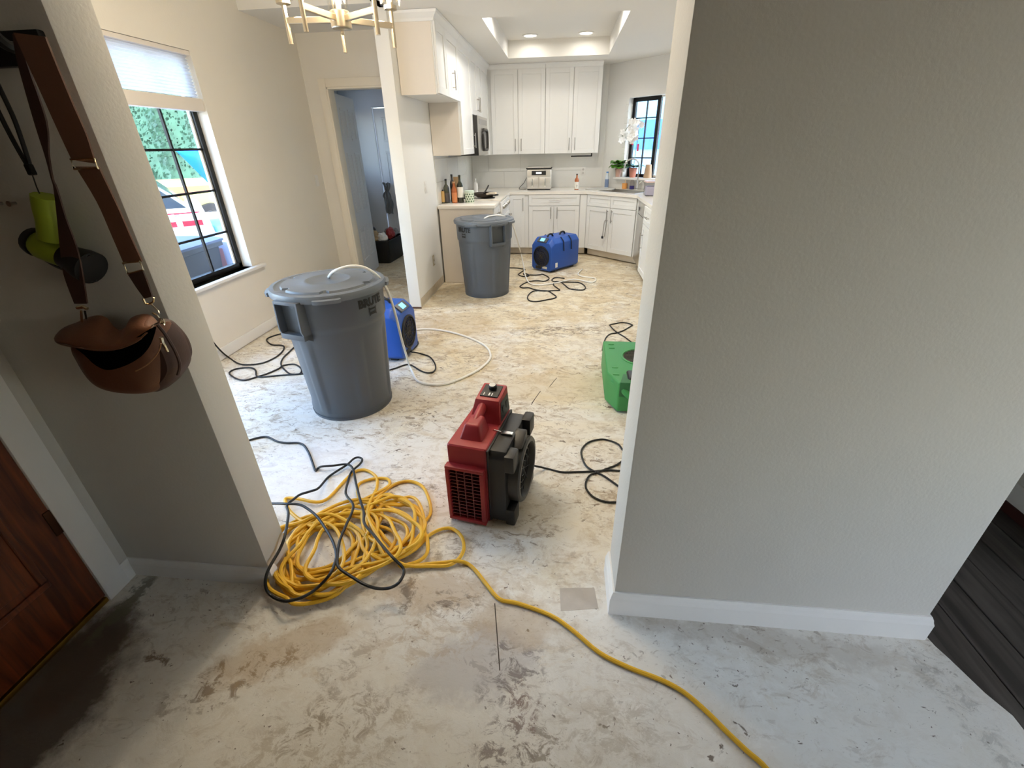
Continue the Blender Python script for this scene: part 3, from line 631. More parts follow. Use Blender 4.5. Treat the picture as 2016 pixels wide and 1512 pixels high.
bb = MB(); bb.add([(-.33, -.19, .866), (.33, -.19, .866), (.33, .19, .866), (-.33, .19, .866), (-.3, -.16, .70), (.3, -.16, .70), (.3, .16, .70), (-.3, .16, .70)], [(4, 5, 6, 7), (0, 1, 5, 4), (1, 2, 6, 5), (2, 3, 7, 6), (3, 0, 4, 7)])
bb.build('basin', STAIN, t, smooth=False)
# range
t = thing('kitchen_range', 'white kitchen range with flat cooktop beyond the dark bottles', 'range', (-.775, 5.912, 0), R(90))
MB().box(.002, .0, .03, .756, .66, .895).build('body', WHITEPL, t, bevel=.004)
MB().box(.0, -.012, .893, .758, .66, .912).build('cooktop', mat('cream_cooktop', (226, 220, 208), .25), t, bevel=.003)
MB().box(.03, -.03, .22, .73, 0, .70).build('oven_door', WHITEPL, t, bevel=.006)
MB().tube([(.08, -.065, .66), (.68, -.065, .66)], .011, 8).tube([(.09, -.03, .66), (.09, -.065, .66)], .008, 6).tube([(.67, -.03, .66), (.67, -.065, .66)], .008, 6).build('oven_handle', STEEL, t)
MB().box(.0, -.022, .75, .758, 0, .885).build('control_panel', WHITEPL, t, bevel=.006)
for x in (.09, .23, .38, .53, .67): MB().lathe([(.024, 0), (.022, .022), (.016, .03)], 14, (x, -.022, .82), (0, -1, 0)).build('knob', STEEL, t)
MB().box(.03, -.025, .06, .73, 0, .205).build('drawer', WHITEPL, t, bevel=.005)
for x, y in ((.2, .18), (.2, .48), (.56, .18), (.56, .48)): MB().lathe([(.09, 0), (.09, .012), (.082, .013), (.08, .002)], 20, (x, y, .912)).build('burner', BLACKP, t)
# frying pan
t = thing('frying_pan', 'dark frying pan with pale handle on the cooktop', 'pan', (-1.0, 6.13, .926))
MB().lathe([(.10, 0), (.135, .035), (.142, .05), (.137, .05), (.128, .036), (.095, .006)], 28).build('bowl', mat('dark_pan', (52, 44, 38), .35, .5), t)
MB().tube(spline([(.05, -.13, .045), (.10, -.20, .06), (.19, -.30, .07)], 4), .012, 8).build('handle', mat('pale_handle', (222, 210, 192), .5), t)
sp = MB().tube(spline([(-1.02, 6.2, .965), (-1.0, 6.28, 1.0), (-.98, 6.36, 1.045)], 4), .009, 6); sp.box(-1.06, 6.05, .952, -1.0, 6.19, .958)
tag(sp.build('spatula', BLACKP), 'black spatula leaning in the frying pan', 'spatula')
# ---- things on the counters
def bottle(name, label, x, y, h, r, m, cap=None, neck=.35, z=TOPT, lab=None, shoulder=.62):
    t = thing(name, label, 'bottle', (x, y, z), 0, 'counter bottles')
    MB().lathe([(r * .9, 0), (r, .006), (r, h * shoulder), (r * .85, h * (shoulder + .06)), (r * neck, h * (shoulder + .17)), (r * neck * .95, h * .95), (r * neck, h * .955)], 20).build('body', m, t)
    MB().lathe([(r * neck * 1.08, h * .93), (r * neck * 1.12, h), (r * neck * .9, h * 1.005)], 14).build('cap', cap or BLACKP, t)
    if lab:
        l0, l1, lm = lab
        MB().lathe([(r * 1.012, h * l0), (r * 1.012, h * l1)], 20, cap=False).build('label', lm, t)
    return t
OLIVE = mat('dark_olive_glass', (34, 38, 20), .15, coat=.4); AMBER = mat('amber_sauce', (170, 92, 46), .25, coat=.3); WLAB = mat('white_paper_label', (232, 228, 218), .6); TLAB = mat('tan_paper_label', (206, 168, 104), .6); DGL = mat('dark_bottle_glass', (24, 20, 20), .15, coat=.4); GLS = mat('grey_green_glass', (84, 88, 74), .15, coat=.4)
bottle('oil_bottle', 'short green glass bottle with grey label nearest the stub wall', -1.392, 5.70, .262, .036, GLS, lab=(.05, .42, mat('grey_label', (96, 92, 90), .6)))
bottle('vinegar_bottle', 'slim black bottle beside the amber bottle', -1.338, 5.79, .305, .027, DGL, neck=.45, shoulder=.66)
bottle('sauce_bottle', 'amber sauce bottle with orange label', -1.29, 5.665, .235, .032, AMBER, mat('tan_cap', (196, 150, 110), .5), .5, lab=(.05, .5, mat('orange_label', (206, 130, 82), .6)))
bottle('wine_bottle', 'tall dark wine bottle with white label', -1.222, 5.69, .302, .037, OLIVE, OLIVE, .36, lab=(.2, .58, WLAB))
b = MB().box(-1.33, 5.83, TOPT, -1.255, 5.865, TOPT + .275).build('recipe_box', mat('brown_carton', (176, 148, 112), .7), bevel=.002); tag(b, 'thin brown carton standing behind the bottles', 'box')
t = bottle('spice_bottle', 'small tan labelled bottle at the left end of the worktop', -1.425, 5.64, .15, .02, GLS, lab=(.1, .9, TLAB))
t = thing('patterned_jar', 'small white jar with green diamond pattern beside the wine bottle', 'jar', (-1.115, 5.70, TOPT))
MB().lathe([(.05, 0), (.054, .005), (.057, .115), (.05, .12)], 24).build('body', mat('pale_jar', (222, 230, 214), .35), t)
MB().lathe([(.058, .112), (.060, .132), (.05, .136)], 24).build('lid', mat('pale_green_lid', (206, 222, 208), .35), t)
JG = mat('green_pattern', (66, 100, 70), .5)
for r_ in range(4):
    for k in range(12):
        a = 2 * math.pi * (k + .5 * (r_ % 2)) / 12; rad = .0555 + .001 * r_; z = .018 + r_ * .026
        p = MB(); u = Vector((-math.sin(a), math.cos(a), 0)); n_ = Vector((math.cos(a), math.sin(a), 0)); c = n_ * (rad + .0005) + Vector((0, 0, z))
        p.add([c + u * .010, c + Vector((0, 0, .012)), c - u * .010, c - Vector((0, 0, .012)), c + n_ * .001], [(0, 1, 4), (1, 2, 4), (2, 3, 4), (3, 0, 4)])
        p.build('diamond', JG, t, smooth=False)
bottle('soap_bottle', 'white pump bottle in the back left kitchen corner', -1.27, 7.0, .185, .034, WHITEPL, WHITEPL, .3)
# air fryer
AFRY = mat('silver_appliance', (206, 203, 197), .35, .55, var=.02)
t = thing('air_fryer', 'silver dual drawer air fryer on the white worktop', 'air fryer', (-.365, 7.42, TOPT))
MB().box(-.185, -.14, .012, .185, .16, .285).build('body', AFRY, t, bevel=.02, seg=3)
MB().box(-.19, -.145, .285, .19, .165, .30).build('top_rim', BLACKP, t, bevel=.006)
MB().box(-.175, -.135, .30, .175, .155, .312).build('top_plate', AFRY, t, bevel=.006)
MB().box(-.105, -.148, .205, .105, -.139, .262).build('display', BLACKP, t, bevel=.003)
MB().box(-.04, -.151, .222, .04, -.147, .246).build('lit_readout', mat('lit_readout', (230, 230, 230), .4, emit=(255, 255, 255), estr=.8), t, smooth=False)
for s in (-1, 1):
    dr = MB().box(s * .09 - .084, -.15, .02, s * .09 + .084, -.139, .175).build('drawer', AFRY, t, bevel=.006)
    MB().box(s * .095 - .009, -.178, .045, s * .095 + .009, -.15, .165).build('handle', mat('chrome', (226, 226, 226), .12, 1.0), dr, bevel=.004)
MB().box(-.17, -.13, 0, .17, .15, .012).build('foot', BLACKP, t, smooth=False)
cable = spline([(-.55, 7.5, 1.10), (-.60, 7.52, 1.0), (-.68, 7.50, .915), (-.62, 7.44, .9105), (-.56, 7.42, .9105)], 6)
tag(MB().tube(cable, .004, 6).build('appliance_cord', BLACKR), 'thin dark cord looping beside the air fryer', 'cord')
bottle('beer_bottle', 'amber bottle with white label on the back worktop', .197, 7.28, .215, .031, AMBER, BLACKP, .36, lab=(.06, .5, WLAB))
tm, tf = text_mesh('2', .05, .0006)
t = bpy.data.objects['beer_bottle']
tx = MB().add([Vector((.0318 * math.sin(p.x / .0318), -.0318 * math.cos(p.x / .0318) - p.z, p.y + .05)) for p in tm], tf).build('printed_mark', INK, t, smooth=False)
# towel bar under the wall cabinet, outlet
t = thing('paper_towel_bar', 'black paper towel bar fixed under the wall cabinet', 'towel bar', (0, 0, 0))
MB().tube([(.10, 7.52, 1.345), (.40, 7.52, 1.345)], .008, 8).build('bar', BLACKM, t)
MB().box(.395, 7.512, 1.338, .412, 7.528, 1.383).build('bracket', BLACKM, t, bevel=.002)
def plate(name, label, M, kind='outlet', m=WHITEPL):
    t = thing(name, label, kind); t.matrix_world = M
    MB().box(-.036, -.005, -.058, .036, 0, .058).build('plate', m, t, bevel=.003)
    if kind == 'outlet':
        for z in (-.025, .025): MB().lathe([(.016, 0), (.016, .003)], 14, (0, -.005, z), (0, -1, 0)).build('socket', mat('outlet_face', (200, 196, 190), .4), t)
    else: MB().box(-.016, -.009, -.033, .016, -.005, .033).build('rocker', m, t, bevel=.002)
    return t
BEIGE = mat('beige_plate', (168, 158, 136), .5)
plate('wall_outlet', 'beige outlet low on the stub wall beside the beige cabinet panel', Matrix.Translation((XS + .001, 5.05, .36)) @ Matrix.Rotation(R(90), 4, 'Z'), 'outlet', BEIGE)
plate('light_switch', 'white rocker switch on the kitchen side of the stub wall', Matrix.Translation((XS + .001, 5.02, 1.13)) @ Matrix.Rotation(R(90), 4, 'Z'), 'switch')
plate('light_switch', 'faint white switch left of the laundry doorway', Matrix.Translation((XL + .001, 5.17, 1.2)) @ Matrix.Rotation(R(90), 4, 'Z'), 'switch')
plate('wall_outlet', 'small outlet on the backsplash right of the amber bottle', Matrix.Translation((.30, KB - .010, 1.13)), 'outlet')
# ---- sink corner
bottle('spray_bottle', 'slim white dish spray bottle with blue cap by the sink', .655, 7.52, .225, .030, mat('pale_blue_bottle', (206, 218, 230), .3), mat('blue_cap', (60, 130, 210), .4), .55, lab=(.06, .55, mat('navy_label', (120, 140, 176), .5)), shoulder=.7)
db = MB().box(-.20, -.11, 0, .20, .11, .014).build('draining_board', mat('light_grey_silicone', (190, 190, 186), .5), bevel=.005); tag(db, 'flat pale grey drying mat left of the sink', 'mat'); db.location = (.55, 7.30, TOPT + .0005); db.rotation_euler = (0, 0, R(-20))
t = thing('faucet', 'tall chrome gooseneck faucet behind the sink', 'faucet', (1.06, 7.17, TOPT), R(-45))
CHR = mat('chrome', (226, 226, 226), .12, 1.0)
MB().lathe([(.028, 0), (.028, .01), (.018, .02), (.016, .13)], 16).build('base', CHR, t)
MB().tube(spline([(0, 0, .12), (0, 0, .30), (-.02, -.03, .375), (-.06, -.09, .40), (-.11, -.15, .37), (-.125, -.17, .30), (-.125, -.17, .24)], 6), .0115, 10).build('spout', CHR, t)
MB().tube([(.02, 0, .07), (.08, -.02, .11)], .008, 8).build('lever', CHR, t)
def pot_plant_leaves(parent, n, h, size, m, seed):
    rnd = random.Random(seed)
    for k in range(n):
        a = 2 * math.pi * k / n + rnd.uniform(-.4, .4); ln = size * rnd.uniform(.8, 1.15); wd = ln * .42; up = rnd.uniform(.3, 1.0)
        d_ = Vector((math.cos(a), math.sin(a), 0)); u = Vector((-math.sin(a), math.cos(a), 0)); rings = []
        for i in range(7):
            s = i / 6; c = d_ * (ln * s * .75) + Vector((0, 0, h + up * ln * (s - .95 * s * s))); wv = wd * math.sin(math.pi * min(1, s * .96 + .03)) ** .75
            rings.append([c - u * wv + Vector((0, 0, .012 * (wv / wd))), c, c + u * wv + Vector((0, 0, .012 * (wv / wd)))])
        MB().loft(rings, False, False).build('leaf', m, parent)
LEAF = mat('green_leaf', (78, 130, 40), .4, var=.25, varscale=10); LEAFD = mat('dark_green_leaf', (44, 84, 44), .35, var=.25, varscale=10)
TERRA = mat('terracotta_pink', (198, 158, 142), .6)
def sillp(s, t_): p = DA + DD * s + DN * t_; return (p.x, p.y, KZ0)
t = thing('potted_plant', 'bushy light green plant in a pink pot on the window ledge', 'potted plant', sillp(.36, -.065))
MB().lathe([(.035, 0), (.045, .09), (.05, .11), (.044, .112)], 18).build('pot', TERRA, t)
pot_plant_leaves(t, 14, .11, .19, LEAF, 3); pot_plant_leaves(t, 10, .17, .17, LEAF, 5)
t = thing('potted_orchid', 'white flowering orchid in a terracotta pot at the sink window', 'potted plant', sillp(.60, -.03))
MB().lathe([(.042, 0), (.055, .10), (.06, .125), (.052, .127)], 18).build('pot', mat('orchid_pot', (196, 128, 110), .6), t)
pot_plant_leaves(t, 6, .13, .2, LEAFD, 8)
stemp = spline([(0, 0, .12), (.01, -.01, .35), (.02, -.03, .55), (-.01, -.05, .68), (-.07, -.01, .70), (-.14, .07, .62), (-.19, .13, .52)], 6)
MB().tube(stemp, .004, 6).build('flower_stem', mat('stem_green', (96, 110, 60), .5), t)
PET = mat('white_petal', (244, 242, 238), .5)
rnd = random.Random(4)
for k in range(34):
    c = Vector((-.02 + rnd.uniform(-.085, .085), -.03 + rnd.uniform(-.08, .06), .59 + rnd.uniform(-.13, .12))) if k < 25 else Vector((-.15 + rnd.uniform(-.05, .05), .08 + rnd.uniform(-.05, .05), .54 + rnd.uniform(-.08, .06)))
    nrm = Vector((rnd.uniform(-.8, .3), -1, rnd.uniform(-.3, .4))).normalized(); q = Vector((0, 0, 1)).rotation_difference(nrm); p = MB()
    for i in range(5):
        a = 2 * math.pi * i / 5; d1 = Vector((math.cos(a), math.sin(a), .1)); d2 = Vector((-math.sin(a), math.cos(a), 0)); rr_ = .048
        pts = [(0, 0, 0), d1 * rr_ * .55 + d2 * rr_ * .38, d1 * rr_ + Vector((0, 0, -.004)), d1 * rr_ * .55 - d2 * rr_ * .38]
        p.add([c + q @ Vector(v_) for v_ in pts], [(0, 1, 2, 3)])
    p.build('blossom', PET, t, smooth=False)
for x, z in ((-.05, .42), (.03, .34)): MB().box(x - .012, -.045, z, x + .012, -.042, z + .09).build('red_tag', mat('red_ribbon', (196, 34, 66), .5), t, smooth=False)
t = thing('candle_jar', 'small orange candle jar behind the sink', 'jar', (.905, 7.36, TOPT))
MB().lathe([(.032, 0), (.038, .005), (.04, .075), (.037, .075), (.034, .01)], 18).build('glass', mat('orange_wax', (226, 158, 84), .3, coat=.3), t)
MB().tube([(.005, 0, .06), (.012, 0, .125)], .008, 6).build('wick_stick', mat('cream_stick', (232, 210, 176), .6), t)
t = thing('dish_soap', 'clear soap bottle with dark blue base behind the sink', 'bottle', (1.0, 7.27, TOPT))
MB().lathe([(.034, .045), (.034, .09), (.02, .12), (.012, .14), (.012, .155)], 16).build('top', CLEARP, t)
MB().lathe([(.03, 0), (.035, .004), (.035, .045)], 16).build('base', mat('navy_soap', (44, 36, 110), .3), t)
t = thing('wooden_utensil_pot', 'tan cone shaped pot on the right of the window ledge', 'pot', sillp(.86, -.03))
MB().lathe([(.055, 0), (.058, .01), (.04, .17), (.036, .172)], 18).build('body', mat('tan_wood', (176, 146, 116), .6, var=.2), t)
t = thing('food_container', 'clear plastic food container with pink lid at the worktop end', 'container', (1.12, 6.33, TOPT))
MB().box(-.085, -.09, 0, .085, .09, .155).build('tub', CLEARP, t, bevel=.012)
MB().box(-.09, -.095, .155, .09, .095, .172).build('lid', mat('pale_pink_lid', (214, 186, 178), .4), t, bevel=.006)
MB().box(-.075, -.08, .006, .075, .08, .11).build('contents', mat('lilac_contents', (206, 200, 216), .7), t, bevel=.01)
# tongs hanging on the sink cabinet handle
t = thing('kitchen_tongs', 'metal tongs hooked on the sink cabinet handle', 'tongs', (.352 + .62 * .7071 * .0, 7.052, 0), R(-45))
t.location = (.352, 7.052, 0)
for s in (-1, 1): MB().tube(spline([(.425, -.062, .55), (.42 + s * .016, -.062, .535), (.415 + s * .02, -.062, .44), (.405 + s * .018, -.062, .33)], 5), .005, 6).build('arm', STEEL, t)
MB().box(.37, -.07, .30, .40, -.054, .335).build('tip', BLACKP, t, bevel=.004)

# ================================================================== LAMPS
def point(name, parent, loc, watts, col=(1, .83, .6), rad=.02):
    l = bpy.data.lights.new(name, 'POINT'); l.energy = watts; l.color = col; l.shadow_soft_size = rad
    o = bpy.data.objects.new(name, l); COL.objects.link(o); o.parent = parent; o.location = loc; return o
CHW, CANW = 24.0, (2.0, 2.0, 14.5, 14.5)
ch = thing('chandelier', 'brushed nickel five arm chandelier with ribbed glass shades', 'chandelier', (-1.02, 2.45, 1.985))
NICK = mat('warm_nickel', (206, 194, 172), .28, 1.0)
MB().lathe([(.002, -.012), (.012, -.006), (.042, -.004), (.045, 0), (.045, .055), (.04, .06), (.014, .065)], 28).build('hub', NICK, ch)
MB().tube([(0, 0, .06), (0, 0, HZ - 1.985 - .02)], .011, 10).build('down_rod', NICK, ch)
MB().lathe([(.06, HZ - 1.985 - .03), (.062, HZ - 1.985 - .001)], 24).build('ceiling_canopy', NICK, ch)
BULB = mat('lit_filament_bulb', (255, 220, 160), .3, emit=(255, 214, 150), estr=14)
for k in range(5):
    a = R(113 + 72 * k); ca, sa = math.cos(a), math.sin(a); rad = .245
    def pt(r_, z): return Vector((ca * r_, sa * r_, z))
    u = Vector((-sa, ca, 0)); b = MB(); th2 = .009
    b.add([pt(.03, .018) + u * th2, pt(.03, .018) - u * th2, pt(rad, .018) - u * th2, pt(rad, .018) + u * th2, pt(.03, .042) + u * th2, pt(.03, .042) - u * th2, pt(rad, .042) - u * th2, pt(rad, .042) + u * th2],
          [(0, 3, 2, 1), (4, 5, 6, 7), (0, 1, 5, 4), (1, 2, 6, 5), (2, 3, 7, 6), (3, 0, 4, 7)])
    arm = b.build('arm', NICK, ch, bevel=.002, seg=1)
    MB().tube([pt(rad, -.055), pt(rad, .09)], .010, 10).build('post', NICK, arm)
    MB().lathe([(.012, .085), (.03, .09), (.03, .105), (.014, .108), (.014, .135)], 16, pt(rad, 0)).build('cup', NICK, arm)
    MB().lathe([(.03, .105), (.046, .108), (.048, .26), (.044, .26), (.042, .112)], 24, pt(rad, 0), fn=lambda r_, z, t_: r_ + .0015 * math.cos(12 * t_)).build('glass_shade', CLEAR, ch)
    MB().lathe([(.008, .135), (.011, .155), (.013, .18), (.010, .205), (.002, .215)], 14, pt(rad, 0)).build('bulb', BULB, ch)
    point('bulb_light', ch, pt(rad, .18), CHW, rad=.028)
for i, (x, y, lab) in enumerate(((-.455, 6.73, 'glowing recessed ceiling light at left of the tray'), (.213, 6.73, 'glowing recessed ceiling light at right of the tray'), (-.455, 5.3, 'recessed ceiling light at near left of the tray'), (.213, 5.3, 'recessed ceiling light at near right of the tray'))):
    t = thing('recessed_light', lab, 'ceiling light', (x, y, TZ), 0, 'recessed tray lights')
    MB().lathe([(.095, -.001), (.095, -.008), (.075, -.010), (.072, -.001)], 28).build('trim_ring', TRIM, t)
    MB().lathe([(.074, -.0025), (.074, -.006)], 28).build('lens', mat('lit_lens', (255, 244, 224), .4, emit=(255, 246, 230), estr=6), t)
    l = bpy.data.lights.new('recessed_lamp', 'AREA'); l.shape = 'DISK'; l.size = .14; l.energy = CANW[i]; l.color = (1, .96, .9); l.spread = R(170)
    o = bpy.data.objects.new('recessed_lamp', l); COL.objects.link(o); o.parent = t; o.location = (0, 0, -.012)

# ================================================================== TRASH CANS
def brute(loc, rot, label, text_rel, lid_rot):
    t = thing('trash_can', label, 'trash can', loc, rot, 'grey drum cans')
    def fn(r_, z, a):
        if .05 < z < .56:
            s = (a * 6 / (2 * math.pi)) % 1.0
            e = min(1, max(0, (min(s - .12, .88 - s)) / .035)) * min(1, max(0, (z - .05) / .05), max(0, (.56 - z) / .04))
            return r_ - .010 * e
        return r_
    prof = [(.235, 0), (.25, .006), (.2525, .03), (.2535, .05)] + [(.2535 + .034 * k / 12, .05 + .51 * k / 12) for k in range(13)] + [(.288, .585), (.290, .60), (.299, .612), (.300, .63), (.3035, .74), (.305, .785), (.298, .787), (.28, .60), (.25, .10), (.23, .02)]
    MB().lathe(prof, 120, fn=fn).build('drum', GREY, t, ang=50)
    MB().lathe([(.235, .0), (.252, .0), (.2545, .018)], 60, cap=False).build('base_rim', GREY, t)
    for s in (0, 1):
        M = Matrix.Rotation(math.pi * s, 4, 'Z'); h = MB()
        for y in (-.083, .071):
            h.prism([(.285, .555), (.335, .585), (.352, .63), (.345, .79), (.29, .79)], y, y + .012, 'y')
        h.box(.285, -.083, .575, .345, .083, .607).box(.29, -.083, .772, .345, .083, .79)
        h.xf(M).build('handle', GREY, t, bevel=.004)
        MB().box(.288, -.07, .607, .3035, .07, .772).xf(M).build('handle_pocket', mat('shadow_grey_plastic', (70, 76, 82), .5), t, smooth=False)
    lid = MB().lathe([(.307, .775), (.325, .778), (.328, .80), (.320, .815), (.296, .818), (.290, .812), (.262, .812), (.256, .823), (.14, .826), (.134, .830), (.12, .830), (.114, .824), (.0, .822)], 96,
                     fn=lambda r_, z, a: r_ - (.028 if (.255 < r_ < .292 and (a * 6 / (2 * math.pi) + .1) % 1 < .16) else 0)).xf(Matrix.Rotation(lid_rot, 4, 'Z')).build('lid', GREYL, t, ang=50)
    for k in range(4):
        a = lid_rot + math.pi / 2 * k; rings = []
        for i in range(9):
            b = a + (i - 4) * .055; c, s = math.cos(b), math.sin(b); e = .012 if 0 < i < 8 else .004
            rings.append([(c * .322, s * .322, .776), (c * (.330 + e), s * (.330 + e), .776), (c * (.333 + e), s * (.333 + e), .796), (c * .322, s * .322, .802)])
        MB().loft(rings).build('lid_tab', GREYL, lid)
    vs_, fs_ = text_mesh('BRUTE', .062, .0006, True)
    def wrap(p, z0): a = text_rel + p.x / .3035; r_ = .3050 + p.z; return (r_ * math.cos(a), r_ * math.sin(a), z0 + p.y)
    MB().add([wrap(p, .728) for p in vs_], fs_).build('lettering', INK, t, smooth=False)
    lg = MB()
    for zc, hh, w0 in ((.688, .010, .05), (.662, .014, .056)):
        for k in range(8):
            x0 = -w0 / 2 + w0 * k / 8; x1 = x0 + w0 / 8
            P = [Vector((x0, -hh / 2, .0008)), Vector((x1, -hh / 2, .0008)), Vector((x1, hh / 2, .0008)), Vector((x0, hh / 2, .0008))]
            lg.add([wrap(p, zc) for p in P], [(0, 1, 2, 3)])
    for x0 in (-.028, .022):
        P = [Vector((x0, -.03, .0008)), Vector((x0 + .006, -.03, .0008)), Vector((x0 + .006, .018, .0008)), Vector((x0, .018, .0008))]
        lg.add([wrap(p, .68) for p in P], [(0, 1, 2, 3)])
    lg.build('maker_mark', INK, t, smooth=False)
    return t
brute((-1.361, 2.48, 0), R(-105.5), 'large grey lidded trash can in the foreground with white drain hose', R(86.5), R(39))
brute((-.843, 5.043, 0), R(-55.5), 'grey lidded trash can farther back in the kitchen', R(-71.5), R(-51))

# ================================================================== DEHUMIDIFIERS
def dehu(loc, rot, label, warn=False):
    t = thing('dehumidifier', label, 'dehumidifier', loc, rot, 'blue dehumidifiers')
    L_, W_, H_ = .29, .18, .43
    prof = [(-W_ + .03, .02), (W_ - .03, .02), (W_, .05), (W_, H_ - .06), (W_ - .05, H_), (-W_ + .05, H_), (-W_, H_ - .06), (-W_, .05)]
    def ring(x, k, dz): return [(x, y * k, .02 + (z - .02) * (1 - dz) + .0) for y, z in prof]
    MB().loft([ring(-L_, .93, .05), ring(-L_ + .025, 1, 0), ring(L_ - .06, 1, 0), ring(L_, .95, .13)]).build('case', BLUE, t, bevel=.010, seg=3)
    for x in (-.2, .2):
        for y in (-.12, .12): MB().box(x - .03, y - .02, 0, x + .03, y + .02, .022).build('foot', BLACKR, t, smooth=False)
    g = MB().lathe([(.135, 0), (.135, .012), (.122, .016), (.120, .002)], 40, (L_ - .002, .0, .20), (1, 0, 0)).build('inlet_ring', BLACKP, t)
    g = MB()
    for r_ in (.03, .055, .08, .105): g.tube([(L_ + .006, r_ * math.cos(a), .20 + r_ * math.sin(a)) for a in [2 * math.pi * k / 30 for k in range(30)]], .0028, 5, closed=True)
    for k in range(8):
        a = math.pi * k / 8; g.tube([(L_ + .006, .12 * math.cos(a), .20 + .12 * math.sin(a)), (L_ + .006, -.12 * math.cos(a), .20 - .12 * math.sin(a))], .0025, 5)
    g.build('inlet_grille', mat('dark_grille', (52, 48, 46), .6), t)
    MB().lathe([(.121, 0), (.12, .001)], 40, (L_ - .0035, 0, .20), (1, 0, 0)).build('inlet_filter', LINING, t, smooth=False)
    M = Matrix.Translation((L_ - .0285, 0, H_ - .0255)) @ Matrix.Rotation(R(41), 4, 'Y')
    MB().box(-.037, -.08, -.008, .037, .08, .010).xf(M).build('control_panel', mat('grey_panel', (74, 78, 84), .4), t, bevel=.006)
    MB().box(-.024, -.035, .010, .024, .035, .0115).xf(M).build('lit_display', mat('lcd', (120, 200, 240), .3, emit=(130, 205, 250), estr=1.0), t, smooth=False)
    for x in (.12, -.13):
        MB().tube(spline([(x + .055, .0, H_ - .004), (x + .03, 0, H_ + .028), (x - .03, 0, H_ + .028), (x - .055, 0, H_ - .004)], 6), .012, 8).build('carry_handle', BLACKP, t)
    for x in (.06, -.10):
        MB().tube(spline([(x, W_ - .048, H_ + .002), (x, W_ - .005, H_ - .04), (x, W_ + .006, H_ - .08), (x - .01, W_ + .006, H_ - .17)], 6), .008, 6).build('strap', mat('navy_strap', (22, 34, 66), .7), t)
        MB().tube(spline([(x, -W_ + .048, H_ + .002), (x, -W_ + .005, H_ - .04), (x, -W_ - .006, H_ - .08), (x - .01, -W_ - .006, H_ - .15)], 6), .008, 6).build('strap', mat('navy_strap', (22, 34, 66), .7), t)
    if warn:
        MB().box(.02, -W_ - .002, .07, .16, -W_ + .0005, .165).build('white_label', WHITEPL, t, smooth=False)
        MB().box(.02, -W_ - .0022, .165, .16, -W_ + .0005, .20).build('red_label', mat('red_label', (206, 40, 36), .5), t, smooth=False)
        for x in (.07, .115): MB().box(x, -W_ - .0032, .148, x + .012, -W_ - .002, .158).build('label_print', INK, t, smooth=False)
    else:
        MB().box(.17, W_ - .0005, .065, .215, W_ + .002, .125).build('sticker', WHITEPL, t, smooth=False)
        MB().box(L_ - .01, .02, .045, L_ + .002, .10, .075).build('cord_port', WHITEPL, t, smooth=False)
    MB().box(L_ - .01, -.10, .03, L_ + .004, .0, .07).build('drain_port', BLACKP, t, bevel=.003)
    return t
dehu((-1.49, 3.28, 0), R(-4), 'blue dehumidifier with warning label behind the foreground trash can', True)
dehu((-.075, 6.24, 0), R(-129), 'blue dehumidifier with round inlet in front of the kitchen cabinets')

# ================================================================== AIR MOVERS
t = thing('air_mover', 'red and black low profile air mover on the floor', 'air mover', (-.454, 1.491, 0), R(-10.6))
MB().box(0, 0, .018, .18, .345, .405).build('red_housing', REDP, t, bevel=.014, seg=3)
MB().box(.004, .01, 0, .176, .30, .03).build('skid', REDP, t, bevel=.006)
fr = MB().box(-.004, -.032, .012, .172, .004, .03).box(-.004, -.032, .295, .172, .004, .312).box(-.004, -.032, .03, .012, .004, .295).box(.152, -.032, .03, .172, .004, .295).build('outlet_frame', REDP, t, bevel=.005)
MB().box(.012, -.004, .03, .152, -.001, .295).build('outlet_throat', mat('dark_maroon', (34, 8, 10), .7), t, smooth=False)
for k in range(1, 4): MB().box(.012 + .035 * k - .0022, -.026, .03, .012 + .035 * k + .0022, -.006, .295).build('grille_bar', mat('maroon_bar', (96, 30, 34), .5), t, smooth=False)
for k in range(1, 14): MB().box(.012, -.0255, .03 + .019 * k - .0018, .152, -.0065, .03 + .019 * k + .0018).build('grille_bar', mat('maroon_bar', (96, 30, 34), .5), t, smooth=False)
b = MB(); b.add([(.030, .19, .40), (.178, .19, .40), (.178, .343, .40), (.030, .343, .40), (.056, .215, .512), (.168, .215, .512), (.168, .340, .53), (.056, .340, .53)], [(0, 3, 2, 1), (4, 5, 6, 7), (0, 1, 5, 4), (1, 2, 6, 5), (2, 3, 7, 6), (3, 0, 4, 7)])
cb = b.build('control_tower', REDP, t, bevel=.008, seg=2)
MP = Matrix.Translation((.112, .28, .5235)) @ Matrix.Rotation(R(8), 4, 'X')
MB().box(-.042, -.045, -.002, .042, .044, .0025).xf(MP).build('switch_plate', BLACKP, cb, bevel=.002, seg=1)
MB().lathe([(.019, .002), (.019, .018), (.016, .021)], 18).xf(MP @ Matrix.Translation((0, .018, 0))).build('knob', BLACKR, cb)
MB().lathe([(.015, .0205), (.015, .0225)], 18).xf(MP @ Matrix.Translation((0, .018, 0))).build('knob_cap', mat('silver_cap', (228, 228, 228), .25, .8), cb)
for x, w2 in ((-.028, .004), (-.004, .006), (.010, .004)): MB().box(x, -.038, .0025, x + w2, -.018, .003).xf(MP).build('panel_print', WHITEPL, cb, smooth=False)
sv = MB(); sv.add([(.1795, .205, .415), (.1795, .33, .415), (.1715, .328, .498), (.1715, .228, .498)], [(0, 1, 2, 3)]); sv.build('outlet_plate', BLACKP, cb, smooth=False)
for y in (.235, .285): MB().box(.170, y, .44, .1785, y + .022, .475).build('socket', BLACKR, cb, bevel=.002, seg=1)
